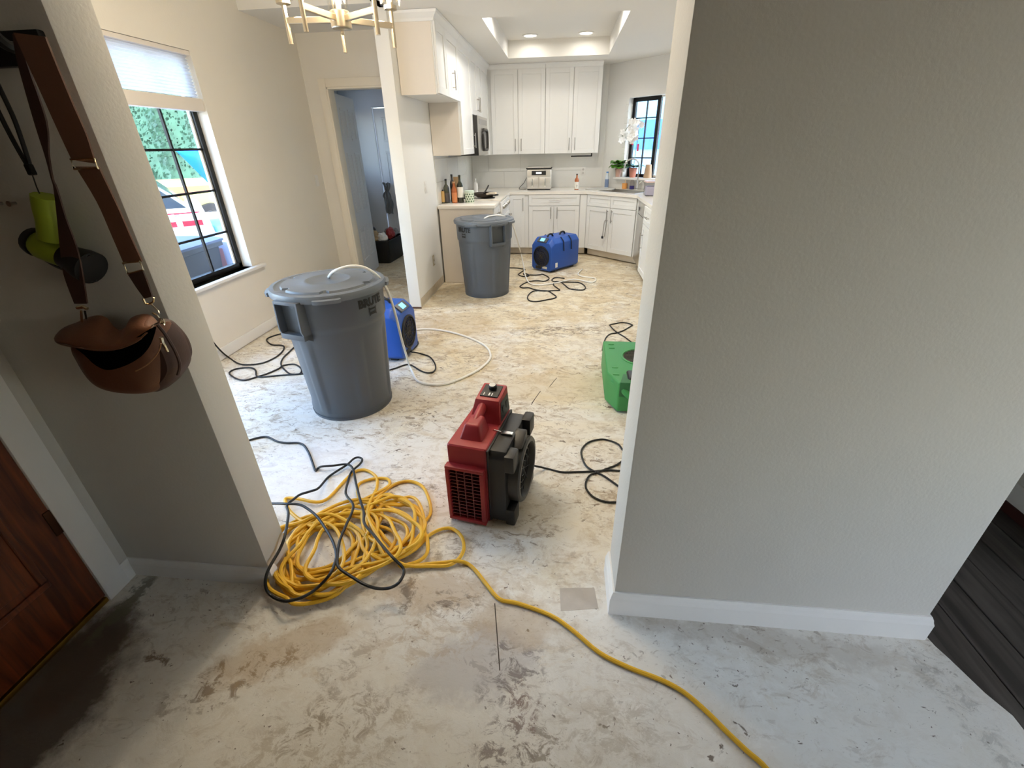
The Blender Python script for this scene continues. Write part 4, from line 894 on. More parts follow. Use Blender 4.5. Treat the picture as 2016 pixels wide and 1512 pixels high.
b = MB(); b.add([(.038, .045, .40), (.145, .045, .40), (.14, .16, .40), (.044, .16, .40), (.058, .072, .468), (.124, .072, .468), (.122, .15, .474), (.060, .15, .474)], [(0, 3, 2, 1), (4, 5, 6, 7), (0, 1, 5, 4), (1, 2, 6, 5), (2, 3, 7, 6), (3, 0, 4, 7)])
b.build('handle_post', REDP, t, bevel=.012, seg=3)
MB().tube(spline([(.09, .10, .445), (.09, .14, .458), (.09, .19, .470), (.09, .24, .482)], 5), .021, 12).build('carry_handle', REDP, t)
# black inlet half
b = MB().prism([(.0, .03), (.34, .03), (.345, .06), (.345, .35), (.325, .395), (.02, .395), (0, .37)], .18, .258, 'x').build('black_housing', BLACKP, t, bevel=.010, seg=2)
MB().box(.178, .0, .02, .188, .345, .40).build('seam_flange', BLACKP, t, bevel=.002, seg=1)
for y0, y1, z0, z1 in ((.0, .075, .01, .10), (.27, .345, .01, .10), (.0, .08, .30, .385), (.27, .35, .31, .40)):
    MB().box(.25, y0, z0, .296, y1, z1).build('corner_lug', BLACKP, t, bevel=.012, seg=2)
MB().lathe([(.150, 0), (.150, .045), (.144, .052), (.128, .052), (.124, .045), (.120, .002)], 48, (.258, .172, .205), (1, 0, 0)).build('inlet_ring', mat('charcoal_plastic', (58, 57, 55), .45), t)
g = MB().lathe([(.121, .0), (.121, .004)], 40, (.263, .172, .205), (1, 0, 0)).build('inlet_void', LINING, t, smooth=False)
g = MB()
for r_ in (.035, .065, .095): g.tube([(.288, .172 + r_ * math.cos(a), .205 + r_ * math.sin(a)) for a in [2 * math.pi * k / 30 for k in range(30)]], .0025, 5, closed=True)
for k in range(6):
    a = math.pi * k / 6; g.tube([(.288, .172 + .123 * math.cos(a), .205 + .123 * math.sin(a)), (.288, .172 - .123 * math.cos(a), .205 - .123 * math.sin(a))], .0025, 5)
g.build('inlet_guard', BLACKM, t)
lt = MB().box(.196, .135, .398, .25, .158, .405).build('latch', mat('chrome', (226, 226, 226), .12, 1.0), t, bevel=.002, seg=1)
MB().tube([(.196, .146, .404), (.165, .146, .409), (.16, .146, .404)], .003, 6).build('latch_wire', mat('chrome', (226, 226, 226), .12, 1.0), lt)
MB().prism([(.10, .36), (.17, .395), (.20, .40), (.20, .36), (.17, .34)], .25, .30, 'x').build('bracket', BLACKP, t, bevel=.006)
# green
t = thing('air_mover', 'green low profile air mover half hidden by the bright jamb', 'air mover', (.312, 2.45, 0), R(-1.5))
poly = [(0, .14), (.065, 0), (.55, 0), (.62, .14), (.62, .66), (0, .66)]
MB().prism(poly, .012, .218).build('housing', GREENP, t, bevel=.014, seg=3)
MB().prism([(.03, .15), (.08, .03), (.54, .03), (.59, .15), (.59, .63), (.03, .63)], 0, .02).build('skid', GREENP, t, bevel=.004)
MB().lathe([(.132, .0), (.132, .006), (.122, .010), (.115, .0)], 40, (.24, .385, .216)).build('inlet_ring', GREENP, t)
MB().lathe([(.117, .0), (.116, .004)], 40, (.24, .385, .2165)).build('inlet_screen', mat('grey_screen', (96, 96, 84), .6, .3, bump=.5, scale=300), t, smooth=False)
g = MB()
for k in range(-5, 6):
    x = k * .020; w2 = math.sqrt(max(0, .115 ** 2 - x * x)); g.tube([(.24 + x, .385 - w2, .223), (.24 + x, .385 + w2, .223)], .0018, 5); g.tube([(.24 - w2, .385 + x, .223), (.24 + w2, .385 + x, .223)], .0018, 5)
g.build('inlet_guard', BLACKM, t)
for y0 in (.10, .20, .52, .585): MB().box(.035, y0, .214, .075, y0 + .02, .222).build('stacking_lug', GREENP, t, bevel=.004)
MB().prism([(.07, -.002), (.55, -.002), (.55, .12), (.10, .12)], .12, .2195).build('handle_recess', mat('deep_green', (38, 104, 58), .55), t, bevel=.004)
MB().tube(spline([(.04, .09, .19), (.09, .02, .165), (.16, -.02, .12), (.26, -.03, .11), (.42, -.03, .11)], 6), .022, 10).build('carry_handle', GREENP, t)
MB().box(.12, .04, .16, .22, .16, .232).build('switch_box', BLACKP, t, bevel=.02, seg=3)
MB().box(.15, .032, .178, .19, .042, .205).build('rocker_switch', mat('red_rocker', (206, 60, 70), .4, emit=(220, 50, 60), estr=.25), t, bevel=.003)

# ================================================================== CORDS AND HOSES
def crop(pts, ox, oy, s): return [(ox + x / s, oy + y / s) for x, y in pts]
def cord(name, label, cat, px, r, m, zs=None, per=7, seed=0, n=7):
    rnd = random.Random(seed); P = []
    for i, p in enumerate(px):
        z = (zs[i] if isinstance(zs, list) else zs) if zs is not None else r + .0005
        P.append(p if isinstance(p, Vector) else onz(p[0], p[1], max(z, r + .0005)))
    o = MB().tube(spline(P, per), r, n).build(name, m); return tag(o, label, cat)
black1 = [(40, 105), (130, 82), (190, 82), (260, 115), (330, 126), (420, 126), (465, 145), (500, 195), (530, 270), (552, 335), (562, 338), (575, 322), (610, 308), (700, 302), (770, 292), (820, 298), (850, 340), (870, 440), (900, 560), (930, 660), (935, 750), (1000, 830), (1080, 930), (1160, 1020), (1230, 1090), (1240, 1140), (1200, 1210), (1130, 1250), (1040, 1255), (940, 1225), (830, 1160), (750, 1105), (725, 1050), (740, 900), (790, 770), (840, 660), (845, 600), (800, 540), (790, 500), (810, 420), (835, 350), (900, 290), (918, 255), (890, 238), (850, 250), (800, 295), (720, 345), (650, 395), (580, 475), (520, 500), (440, 525), (390, 560), (335, 610), (345, 680), (320, 840), (280, 950), (200, 1090), (170, 1180), (175, 1260), (220, 1315), (300, 1350), (380, 1345), (480, 1310), (580, 1240), (670, 1140), (710, 1040), (715, 980), (690, 890), (640, 800), (570, 700), (500, 640), (430, 605), (330, 598), (215, 596), (60, 600)]
zb = []
for i, (x, y) in enumerate(black1):
    over = 0 if y < 420 else (1 if (230 < x < 1230 and 560 < y < 1240) else .62)
    zb.append(.006 + .085 * over + (.02 if 12 <= i <= 16 else 0) + (.012 if 40 <= i <= 46 else 0))
for i_, z_ in {53: .12, 54: .15, 55: .125, 56: .108, 57: .088, 58: .055, 59: .035}.items(): zb[i_] = z_      # it leans on the jamb corner
cord('power_cord', 'black power cord looping over the yellow cord pile', 'cord', crop(black1, 480, 840, 3.9375), .0058, BLACKR, zb)
# yellow extension cord: one long path of drifting loops
ell = [(540, 990, 320, 290, -20), (520, 940, 300, 225, -30), (600, 1000, 330, 255, -25), (560, 1080, 285, 235, -15), (820, 850, 570, 250, -24), (1190, 800, 205, 195, -20), (1215, 770, 185, 220, 0), (1230, 745, 165, 215, 10), (860, 820, 545, 215, -27), (600, 890, 285, 175, -35), (560, 1115, 360, 270, -18), (640, 1000, 385, 275, -30), (800, 900, 585, 290, -22), (1080, 740, 125, 230, 14), (1200, 770, 215, 235, 5), (900, 850, 520, 230, -30), (520, 1020, 315, 265, -28), (470, 980, 255, 300, 0), (700, 960, 430, 250, -26), (850, 930, 440, 230, -20), (1150, 800, 240, 210, -12)]
rnd = random.Random(11); path = []
NS = 26
for k in range(len(ell) - 1):
    for i in range(NS):
        f = i / NS; e = [ell[k][q] * (1 - f) + ell[k + 1][q] * f for q in range(5)]; a = 2 * math.pi * f + 2.6
        wob = 1 + .07 * math.sin(3 * a + k * 1.7) + .05 * math.sin(5 * a + k * 2.3)
        x = e[2] * wob * math.cos(a); y = e[3] * wob * math.sin(a); rt = R(e[4])
        cx, cy = e[0] + x * math.cos(rt) - y * math.sin(rt), e[1] + x * math.sin(rt) + y * math.cos(rt)
        edge = min(1, (abs(math.cos(a * 1.0 + k)) * .7 + .3))
        path.append((max(cx, 222 - (cy - 760) * .09 if cy < 1080 else 165), min(cy, 1420), .010 + .052 * (k / len(ell)) * edge + .008 * abs(math.sin(a * 2 + k))))
tailc = [(1080, 1010, .03), (1170, 1030, .035), (1330, 950, .02), (1440, 840, .012), (1540, 792, .012), (1625, 795, .012), (1690, 860, .012), (1705, 950, .012), (1660, 1030, .012), (1580, 1075, .012), (1460, 1080, .012), (1300, 1080, .02), (1200, 1050, .03), (1100, 950, .05), (1010, 800, .055), (965, 700, .05), (965, 620, .045), (1000, 540, .03), (1032, 470, .012), (1025, 390, .009), (950, 338, .009), (870, 345, .009), (800, 400, .009), (700, 510, .009), (640, 565, .012), (560, 585, .02), (420, 560, .016), (330, 555, .010), (325, 590, .012), (370, 670, .03), (520, 770, .045), (640, 760, .05), (800, 640, .03), (940, 560, .03), (1060, 500, .025), (1130, 450, .01), (1110, 405, .009), (1000, 405, .009), (890, 450, .012), (900, 560, .03), (1010, 560, .03), (1100, 490, .012), (1200, 435, .009), (1300, 425, .009), (1390, 470, .009), (1440, 580, .009), (1445, 680, .009), (1385, 770, .012), (1420, 860, .02), (1420, 980, .025), (1340, 1050, .02), (1200, 1085, .02), (1330, 1075, .015), (1460, 1060, .01), (1560, 1052, .009), (1650, 1042, .02), (1730, 1060, .009), (1800, 1120, .009), (1890, 1235, .009)]
px = crop([(a, b) for a, b, c in path + tailc], 480, 840, 3.9375); zz = [c for a, b, c in path + tailc]
tail2 = [(984, 1180), (1020, 1188), (1085, 1212), (1130, 1243), (1180, 1285), (1240, 1315), (1300, 1338), (1345, 1362), (1390, 1400), (1430, 1440), (1470, 1478), (1515, 1520), (1600, 1640), (1720, 1800)]
px += tail2; zz += [.009] * len(tail2)
cord('extension_cord', 'heavy yellow extension cord heaped in loops and trailing to the viewer', 'cord', px, .0078, YEL, zz, per=4, n=8)
redc = [(900, 862), (920, 870), (1050, 900), (1180, 930), (1300, 930), (1440, 925), (1600, 915), (1720, 918), (1800, 880), (1790, 800), (1720, 740), (1680, 690), (1600, 655), (1520, 645), (1420, 670), (1360, 730), (1360, 800), (1400, 880), (1480, 930), (1560, 970), (1680, 1055), (1760, 1110), (1780, 1180), (1660, 1195), (1560, 1190), (1460, 1150), (1400, 1080), (1395, 1020), (1430, 960), (1500, 932), (1570, 905), (1660, 870), (1720, 830), (1830, 770), (1900, 760)]
cord('power_cord', 'thin black cord looping from the red air mover to the jamb', 'cord', crop(redc, 840, 720, 4.448), .0052, BLACKR, [.06, .05] + [.0058] * 33)
grc = [(150, 520), (165, 450), (190, 380), (240, 335), (320, 320), (400, 290), (485, 240), (490, 228), (440, 210), (370, 203), (300, 215), (238, 228), (240, 240), (280, 285), (340, 330), (400, 365), (460, 410), (520, 450)]
cord('power_cord', 'black cord behind the green air mover', 'cord', crop(grc, 1160, 600, 5.814), .0055, BLACKR)
lc = [(190, 845), (260, 890), (330, 900), (430, 890), (500, 865), (560, 830), (600, 785), (590, 757), (510, 750), (472, 715), (510, 690), (600, 665), (680, 660), (720, 720), (650, 795), (595, 850), (580, 900), (620, 950), (660, 970), (720, 966), (730, 930), (680, 897), (600, 905), (560, 930), (480, 965), (400, 990), (310, 1015), (240, 1000), (195, 960), (250, 930), (350, 922), (390, 942), (410, 990), (560, 980), (700, 970), (800, 960)]
q_ = onx(372, 616, XL)
plate('wall_outlet', 'white outlet low on the cream wall below the dining window', Matrix.Translation((XL + .001, q_.y, q_.z)) @ Matrix.Rotation(R(90), 4, 'Z'), 'outlet')
cord('power_cord', 'black cord tangled on the floor left of the foreground can', 'cord', [Vector((XL + .006, q_.y, q_.z)), Vector((XL + .04, q_.y + .003, q_.z - .005)), onx(398, 646, XL + .03), onx(420, 674, XL + .03), onx(436, 692, XL + .035)] + crop(lc, 400, 480, 3.78), .0062, BLACKR)
d1 = [(180, 1300), (290, 1270), (400, 1235), (480, 1205), (550, 1190), (620, 1210), (700, 1260), (780, 1300), (860, 1315), (930, 1300), (965, 1250), (950, 1170), (880, 1080), (780, 1040), (680, 1015), (610, 1005), (600, 985), (620, 965), (680, 920), (705, 870), (680, 832), (625, 830)]
cord('power_cord', 'black cord curling out of the dehumidifier beside the foreground can', 'cord', crop(d1, 730, 560, 7.56), .0058, BLACKR, [.0065] * 14 + [.02, .03, .03, .02, .0065, .0065, .02, .03])
kc = [(-40, 866), (45, 865), (150, 868), (230, 880), (300, 895), (260, 920), (220, 950), (185, 975), (210, 1000), (270, 1015), (340, 1015), (370, 995), (330, 970), (270, 968), (300, 992), (380, 990), (480, 992), (570, 985), (600, 975), (690, 1015), (720, 1050), (690, 1080), (630, 1100), (520, 1090), (400, 1100), (300, 1130), (220, 1180), (215, 1200), (260, 1215), (370, 1215), (450, 1240), (560, 1260), (700, 1270), (770, 1310), (845, 1370), (800, 1400), (700, 1420), (600, 1440), (480, 1455), (380, 1440), (345, 1400), (360, 1340), (430, 1280), (520, 1265), (640, 1270), (760, 1265), (895, 1258), (900, 1245), (850, 1210), (795, 1160), (830, 1125), (900, 1110), (1000, 1115), (1150, 1115), (1250, 1125), (1320, 1160), (1358, 1210), (1320, 1250), (1200, 1250), (1080, 1230), (1010, 1180), (950, 1130), (880, 1105), (800, 1105), (770, 1080), (790, 1055), (850, 1035), (990, 1050)]
cord('power_cord', 'black cord spread in loops before the kitchen dehumidifier', 'cord', crop(kc, 1000, 430, 8.895), .0068, BLACKR)
# drain hoses: out of the lid hole, over the rim and down to the floor
c1 = Vector((-1.361, 2.48, .83))
h1 = [onz(650, 548, .80), onz(648, 544, .84)] + [ony(660, 533, 2.44), ony(690, 524, 2.46), ony(720, 528, 2.5), ony(748, 548, 2.56), ony(766, 580, 2.64), ony(780, 625, 2.72), ony(790, 665, 2.80)] + [onz(805, 716, .02), onz(812, 732, .009), onz(826, 752, .009), onz(870, 757, .009), onz(915, 742, .009), onz(950, 722, .009), onz(966, 700, .009), onz(950, 677, .009), onz(900, 657, .009), onz(850, 648, .009), onz(813, 650, .009), onz(790, 656, .009)]
tag(MB().tube(spline(h1, 8), .0085, 10).build('drain_hose', HOSE), 'white drain hose arching from the foreground can lid to the floor', 'hose')
h2 = [onz(951, 433, .79), onz(952, 432, .82), ony(962, 426, 5.05), ony(985, 424, 5.1), ony(1003, 431, 5.2), ony(1011, 447, 5.3), ony(1019, 475, 5.6)] + [onz(1025, 497, .03), onz(1027, 504, .01), onz(1031, 525, .01), onz(1035, 545, .01), onz(1048, 560, .01), onz(1090, 558, .01), onz(1130, 550, .01), onz(1165, 556, .01), onz(1172, 548, .01), onz(1150, 545, .01), onz(1138, 540, .01), onz(1146, 530, .01)]
tag(MB().tube(spline(h2, 8), .0085, 10).build('drain_hose', HOSE), 'white drain hose from the far can lid down to the kitchen floor', 'hose')

# ================================================================== ENTRY WALL: RAIL, BAG, LAMP, LEASH
def P_(x, y, Y=.99): return ony(x, y, Y)
t = thing('hook_rail', 'black wall rail with hooks at the upper left', 'hook rail')
a0 = P_(0, 66, YW - .03)
MB().prism([(-1.62, a0.z - .055), (-1.10, a0.z - .055), (-1.10, a0.z + .008), (-1.62, a0.z + .008)], YW - .018, YW - .0005, 'y').build('board', BLACKM, t, bevel=.005)
for x in (-1.45, -1.29, -1.125):
    MB().tube(spline([(x, YW - .018, a0.z - .02), (x, YW - .06, a0.z - .03), (x, YW - .085, a0.z - .015), (x, YW - .09, a0.z + .012)], 6), .011, 8).build('hook', BLACKM, t)
bag = thing('shoulder_bag', 'brown leather saddle bag with wide strap hanging on the entry wall', 'bag')
def puff(outline, yb, yf, rings=6, prof=.5):
    n = len(outline); cx = sum(p.x for p in outline) / n; cz = sum(p.z for p in outline) / n; R_ = []
    for k in range(rings + 1):                      # back half then front half
        s = k / rings; a = math.pi * s; sc_ = max(.02, math.sin(a) ** prof) if 0 < s < 1 else .02; y = yb + (yf - yb) * (1 - math.cos(a)) / 2
        R_.append([(cx + (p.x - cx) * sc_, y, cz + (p.z - cz) * sc_) for p in outline])
    return MB().loft(R_)
def outl(pts, Y=.97, per=4): return spline([P_(80 + x / 6.3, 560 + y / 6.3, Y) for x, y in pts], per, True)
body = outl([(380, 720), (440, 900), (590, 1140), (760, 1280), (1000, 1350), (1300, 1360), (1440, 1325), (1505, 1200), (1520, 1000), (1495, 800), (1440, 610), (1390, 520), (1250, 640), (1000, 740), (700, 760)])
puff(body, 1.055, .935, 10, .35).build('body', LEATHER, bag)
gus = outl([(1440, 480), (1540, 560), (1650, 720), (1730, 950), (1720, 1080), (1640, 1210), (1520, 1310), (1420, 1300), (1380, 1000), (1380, 700)], 1.0)
puff(gus, 1.06, .965, 8, .35).build('side_pocket', LEATHERD, bag)
gus2 = outl([(1480, 440), (1620, 540), (1740, 690), (1800, 850), (1795, 960), (1740, 1040), (1640, 1180), (1500, 1200), (1420, 900), (1420, 600)], 1.03)
puff(gus2, 1.07, 1.0, 8, .35).build('back_pocket', LEATHERD, bag)
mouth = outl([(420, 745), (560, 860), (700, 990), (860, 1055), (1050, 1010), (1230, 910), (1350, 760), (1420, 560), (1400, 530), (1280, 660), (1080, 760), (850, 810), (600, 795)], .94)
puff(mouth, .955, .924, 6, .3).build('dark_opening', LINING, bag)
# flap: a rolled saddle strip between its upper and lower edge
up = spline([P_(80 + x / 6.3, 560 + y / 6.3, Y) for x, y, Y in ((205, 612, .985), (235, 570, .995), (310, 522, 1.005), (450, 468, 1.02), (640, 392, 1.03), (780, 410, 1.03), (880, 520, 1.02), (960, 570, 1.01), (1060, 520, 1.02), (1110, 425, 1.03), (1220, 375, 1.03), (1340, 385, 1.03), (1430, 470, 1.02))], 5)
lo = spline([P_(80 + x / 6.3, 560 + y / 6.3, Y) for x, y, Y in ((203, 690, .965), (235, 718, .95), (310, 744, .935), (420, 765, .925), (560, 790, .92), (720, 808, .915), (880, 805, .912), (1010, 780, .912), (1120, 740, .915), (1220, 690, .92), (1310, 610, .93), (1370, 560, .94), (1420, 500, .96))], 5)
rings = []
for i_, (a, b) in enumerate(zip(up, lo)):
    ring = []; bg_ = .024 * min(1, (i_ + .5) / 9)
    for k in range(9):
        s = k / 8; p = a.lerp(b, s); p.y -= bg_ * math.sin(math.pi * s); ring.append(p)
    rings.append(ring + [q + Vector((0, .006, -.001)) for q in reversed(ring)])
MB().loft(rings).build('flap', mat('tan_leather', (118, 72, 46), .5, bump=.3, scale=180, var=.12, varscale=14), bag, ang=60)
MB().tube([p + Vector((0, -.004, 0)) for p in lo], .0022, 6).build('piping', LEATHER, bag)
seam = spline([P_(80 + x / 6.3, 560 + y / 6.3, .928) for x, y in ((1180, 1075), (1300, 1010), (1400, 920), (1470, 820), (1495, 730))], 5)
MB().tube(seam, .0016, 6).build('seam', mat('pale_stitch', (166, 118, 76), .6), bag)
MB().tube(spline([P_(80 + x / 6.3, 560 + y / 6.3, .968) for x, y in ((1450, 500), (1560, 640), (1680, 850), (1725, 1000), (1700, 1120))], 5), .004, 6).build('zipper', LEATHERD, bag)
zp = [P_(80 + x / 6.3, 560 + y / 6.3, .945) for x, y in ((1495, 655), (1515, 720), (1550, 770), (1580, 835))]
MB().tube(zp, [.005, .0045, .003, .0035], 6).build('zip_pull', GOLD, bag)
def pxrib(name, L_, R2, m, Yl, th=.004, per=4):
    n = len(L_); Ys = Yl if isinstance(Yl, (list, tuple)) else [Yl] * n
    l = spline([P_(x, y, Y) for (x, y), Y in zip(L_, Ys)], per); r_ = spline([P_(x, y, Y) for (x, y), Y in zip(R2, Ys)], per)
    return MB().ribbon(l, r_, th, (0, 1, 0)).build(name, m, bag)
STR = mat('tan_strap', (112, 76, 56), .55, bump=.25, scale=200, var=.1)
pxrib('strap', [(26, 64), (50, 117), (74, 169), (111, 251), (141, 315)], [(88, 72), (112, 132), (143, 206), (169, 265), (187, 322)], STR, [.985, .98, .98, .98, .98])
pxrib('strap', [(148, 328), (190, 397), (218, 460), (243, 518)], [(193, 328), (230, 405), (256, 465), (279, 515)], STR, .982)
pxrib('strap_tab', [(250, 538), (268, 566), (284, 588)], [(280, 532), (291, 560), (299, 584)], LEATHERD, .98)
pxrib('rear_strap', [(24, 66), (34, 124), (66, 238), (87, 304), (100, 352), (105, 371), (112, 430), (118, 491), (125, 541), (146, 598)], [(40, 70), (52, 124), (90, 238), (95, 304), (103, 352), (111, 371), (129, 430), (150, 487), (161, 535), (171, 598)], LEATHERD, [1.0, 1.0, 1.01, 1.01, 1.01, 1.005, 1.0, .995, .99, .985])
def pxtube(name, pts, r, m, Y, closed=False):
    p = [P_(x, y, Y) for x, y in pts]
    return MB().tube(p, r, 6, closed=closed).build(name, m, bag)
pxtube('ring', [(139, 314), (146, 333), (193, 331), (186, 313)], .0024, GOLD, .976, True)
pxtube('ring', [(242, 518), (252, 539), (283, 531), (275, 515)], .0024, GOLD, .976, True)
pxtube('buckle', [(282, 588), (287, 598), (293, 599), (302, 594), (303, 586)], .0024, GOLD, .976)
pxtube('clip', [(297, 598), (312, 612), (314, 618)], .0018, GOLD, .978)
pxtube('clip', [(300, 616), (309, 620), (320, 634), (324, 640)], .0022, GOLD, .98)
pxtube('ring', [(315, 627), (322, 628), (324, 636), (317, 637)], .0026, GOLD, .975, True)
pxtube('clip', [(152, 606), (164, 604), (172, 608)], .0045, GOLD, .984)
pxtube('clip', [(160, 612), (161, 634)], .0026, GOLD, .982)
pxtube('clip', [(167, 612), (170, 628)], .0022, mat('dark_metal', (60, 54, 46), .4, .9), .984)
# handheld spotlight
t = thing('spotlight_lantern', 'green and black handheld spotlight hanging behind the bag strap', 'flashlight')
LIME = mat('lime_plastic', (142, 158, 34), .45, var=.08); A = P_(76, 478, 1.036); B = P_(172, 524, 1.022); ax = (B - A)
q = lambda s: A + ax * s
MB().tube([q(0.0), q(.12), q(.35), q(.62)], [.030, .036, .034, .030], 20).build('body', LIME, t)
MB().tube([q(-.14), q(-.10), q(.0), q(.03)], [.020, .034, .037, .036], 20).build('rear_bumper', BLACKR, t)
MB().tube([q(.58), q(.72), q(.95), q(1.08)], [.031, .034, .041, .042], 24, cap=False).build('head', BLACKR, t)
n_ = ax.normalized()
MB().tube([q(1.06), q(1.09), q(1.1), q(1.085)], [.041, .042, .036, .034], 24, cap=False).build('bezel', BLACKR, t)
MB().lathe([(.002, -.018), (.018, -.014), (.029, -.006), (.035, .004)], 24, q(1.06), n_, cap=False).build('reflector', mat('silver_reflector', (244, 244, 246), .25, 0.0, bump=.8, scale=45, bdist=.008, coat=.6), t)
MB().tube(spline([q(.0) + Vector((0, 0, -.036)), q(.25) + Vector((.0, -.004, -.037)), q(.6) + Vector((0, -.004, -.032))], 4), .010, 8).build('base_guard', BLACKR, t)
hp = [P_(x, y, 1.02) for x, y in ((88, 386), (92, 410), (100, 438), (104, 470))]
MB().tube(spline(hp, 5), [.026 + .0002 * i for i in range(16)], 10).build('handle', LIME, t, ang=60)
MB().tube([P_(64, 345, 1.03), P_(72, 368, 1.03), P_(80, 386, 1.02)], .0015, 5).build('cord_loop', BLACKR, t)
t = thing('dog_leash', 'thin doubled black leash hanging left of the bag strap', 'leash')
l1 = [P_(x, y, 1.04) for x, y in ((-30, 110), (0, 175), (30, 240), (58, 322))]; l2 = [P_(x, y, 1.04) for x, y in ((-40, 130), (-10, 205), (25, 275), (54, 326))]
for l in (l1, l2): MB().tube(spline(l, 5), .0045, 6).build('strap', BLACKR, t)
MB().box(-.008, -.006, -.012, .008, .006, .012).xf(Matrix.Translation(P_(60, 334, 1.04))).build('snap', BLACKM, t, bevel=.002, seg=1)
for i, (x, y) in enumerate(((4, 400), (31, 400))):
    o = MB().lathe([(.004, 0), (.004, .012), (.007, .014), (.007, .017)], 10, P_(x, y, YW), (0, -1, 0)).build('wall_screw', STEEL); tag(o, 'small metal screw in the entry wall %s' % ('at the left photo edge', 'beside the green lantern')[i], 'screw')

# ================================================================== LAUNDRY ROOM THINGS
t = thing('storage_tote', 'open black tote full of bags on the laundry floor', 'tote', (-2.69, 6.72, 0), R(-2))
b = MB(); 
def ringr(x, y, z, r_=.04):
    out_ = []
    for sx, sy, a0_ in ((1, 1, 0), (-1, 1, 90), (-1, -1, 180), (1, -1, 270)):
        for k in range(4): a = R(a0_ + 30 * k); out_.append((sx * (x - r_) + r_ * math.cos(a), sy * (y - r_) + r_ * math.sin(a), z))
    return out_
b.loft([ringr(.19, .28, 0), ringr(.205, .295, .02), ringr(.22, .31, .30), ringr(.235, .325, .30), ringr(.235, .325, .325), ringr(.215, .305, .325), ringr(.195, .285, .12)], True).build('tub', mat('black_tote', (14, 14, 15), .5), t, ang=40)
def crumple(name, label, cat, c, s, m, seed):
    rnd = random.Random(seed); bmx = bmesh.new(); bmesh.ops.create_icosphere(bmx, subdivisions=3, radius=1)
    for v in bmx.verts:
        n1 = noise.noise(v.co * 1.8 + Vector((seed, 0, 0))); n2 = noise.noise(v.co * 4 + Vector((0, seed, 0))); v.co *= 1 + .35 * n1 + .16 * n2
        v.co = Vector((v.co.x * s[0], v.co.y * s[1], v.co.z * s[2]))
    me = bpy.data.meshes.new(name); bmx.to_mesh(me); bmx.free(); me.materials.append(m); o = bpy.data.objects.new(name, me); COL.objects.link(o); o.location = c
    return tag(o, label, cat)
FOIL = mat('dark_foil', (70, 70, 74), .3, .5)
crumple('snack_bag', 'dark foil bag sticking up in the black tote', 'bag', (-2.78, 6.58, .40), (.07, .06, .11), FOIL, 2)
crumple('paper_bag', 'tan paper bag in the black tote', 'bag', (-2.72, 6.52, .36), (.09, .07, .09), mat('tan_paper', (176, 152, 118), .7), 5)
crumple('plastic_bag', 'crumpled white plastic bag in the black tote', 'bag', (-2.60, 6.52, .35), (.08, .07, .07), WHITEPL, 8)
crumple('snack_bag', 'red snack bag at the right side of the black tote', 'bag', (-2.56, 6.75, .38), (.06, .09, .08), mat('red_foil', (160, 56, 56), .45), 13)
crumple('cloth_bundle', 'grey cloth bundle at the back of the black tote', 'cloth', (-2.60, 6.90, .37), (.10, .08, .07), mat('grey_cloth', (150, 150, 152), .8), 17)
t = thing('step_bin', 'tall black bin half hidden by the doorway casing', 'trash can', (-3.14, 6.66, 0))
MB().lathe([(.13, 0), (.14, .01), (.165, .88), (.16, .89)], 28).build('bin', mat('charcoal_bin', (40, 41, 44), .4), t)
MB().lathe([(.17, .885), (.172, .92), (.14, .955), (.02, .965)], 28).build('lid', mat('charcoal_bin', (40, 41, 44), .4), t)
t = thing('hand_towel', 'grey towel draped on the laundry door knob', 'towel')
tw = MB(); rr2 = []
for j in range(13):
    z = 1.02 - j * .038; w2 = .02 + .055 * min(1, abs(j - 3) / 4) + (.02 if j in (4, 5) else 0) - (.005 * max(0, j - 8))
    rr2.append([(-2.785 + w2 * (k / 4 - 1) + .01 * math.sin(j), 7.455 - .02 * math.sin(k * 2.1 + j * .5), z + .01 * math.sin(k * 1.3)) for k in range(9)])
tw.loft([r_ + [(x, y + .012, z) for x, y, z in reversed(r_)] for r_ in rr2]).build('cloth', mat('grey_towel', (120, 122, 124), .9, bump=.4, scale=200), t, ang=70)

# ================================================================== OUTSIDE
GRAVEL = mat('driveway_concrete', (150, 147, 142), .9, var=.12, varscale=3)
tag(MB().box(-40, -25, -.3, 40, 60, -.16).build('driveway', GRAVEL, smooth=False), 'pale sunlit driveway outside the windows', 'ground')
bpy.data.objects['driveway']['kind'] = 'structure'
HEDGE = mat('cypress_foliage', (46, 82, 66), .8, var=.6, varscale=3)
def tree(name, label, loc, rx, rz, m, seed, n=900, leaf=.16):
    t = thing(name, label, 'tree', loc, 0, 'trees outside'); rnd = random.Random(seed); q = MB()
    for i in range(n):
        a = rnd.uniform(0, 2 * math.pi); h = rnd.uniform(.02, 1); rad = rx * (math.sin(math.pi * min(1, .12 + h * .88)) ** .6) * rnd.uniform(.75, 1.05)
        c = Vector((rad * math.cos(a), rad * math.sin(a), .2 + h * rz)); d_ = Vector((math.cos(a), math.sin(a), rnd.uniform(.2, 1.4))).normalized(); u = d_.orthogonal().normalized(); u = Matrix.Rotation(rnd.uniform(0, 6.28), 3, d_) @ u; l_ = leaf * rnd.uniform(.6, 1.4)
        q.add([c, c + d_ * l_ * .5 + u * l_ * .3, c + d_ * l_, c + d_ * l_ * .5 - u * l_ * .3], [(0, 1, 2, 3)])
    f = q.build('foliage', m, t, smooth=False); f['kind'] = 'stuff'
    MB().lathe([(rx * .80, .15), (rx * .88, rz * .4), (rx * .7, rz * .75), (.05, rz * 1.02)], 20, fn=lambda r_, z, a: r_ * (1 + .08 * math.sin(5 * a + z))).build('inner_crown', m, t)
    MB().lathe([(.14, -.2), (.1, .4)], 10).build('trunk', mat('bark', (92, 74, 58), .9), t)
    return t
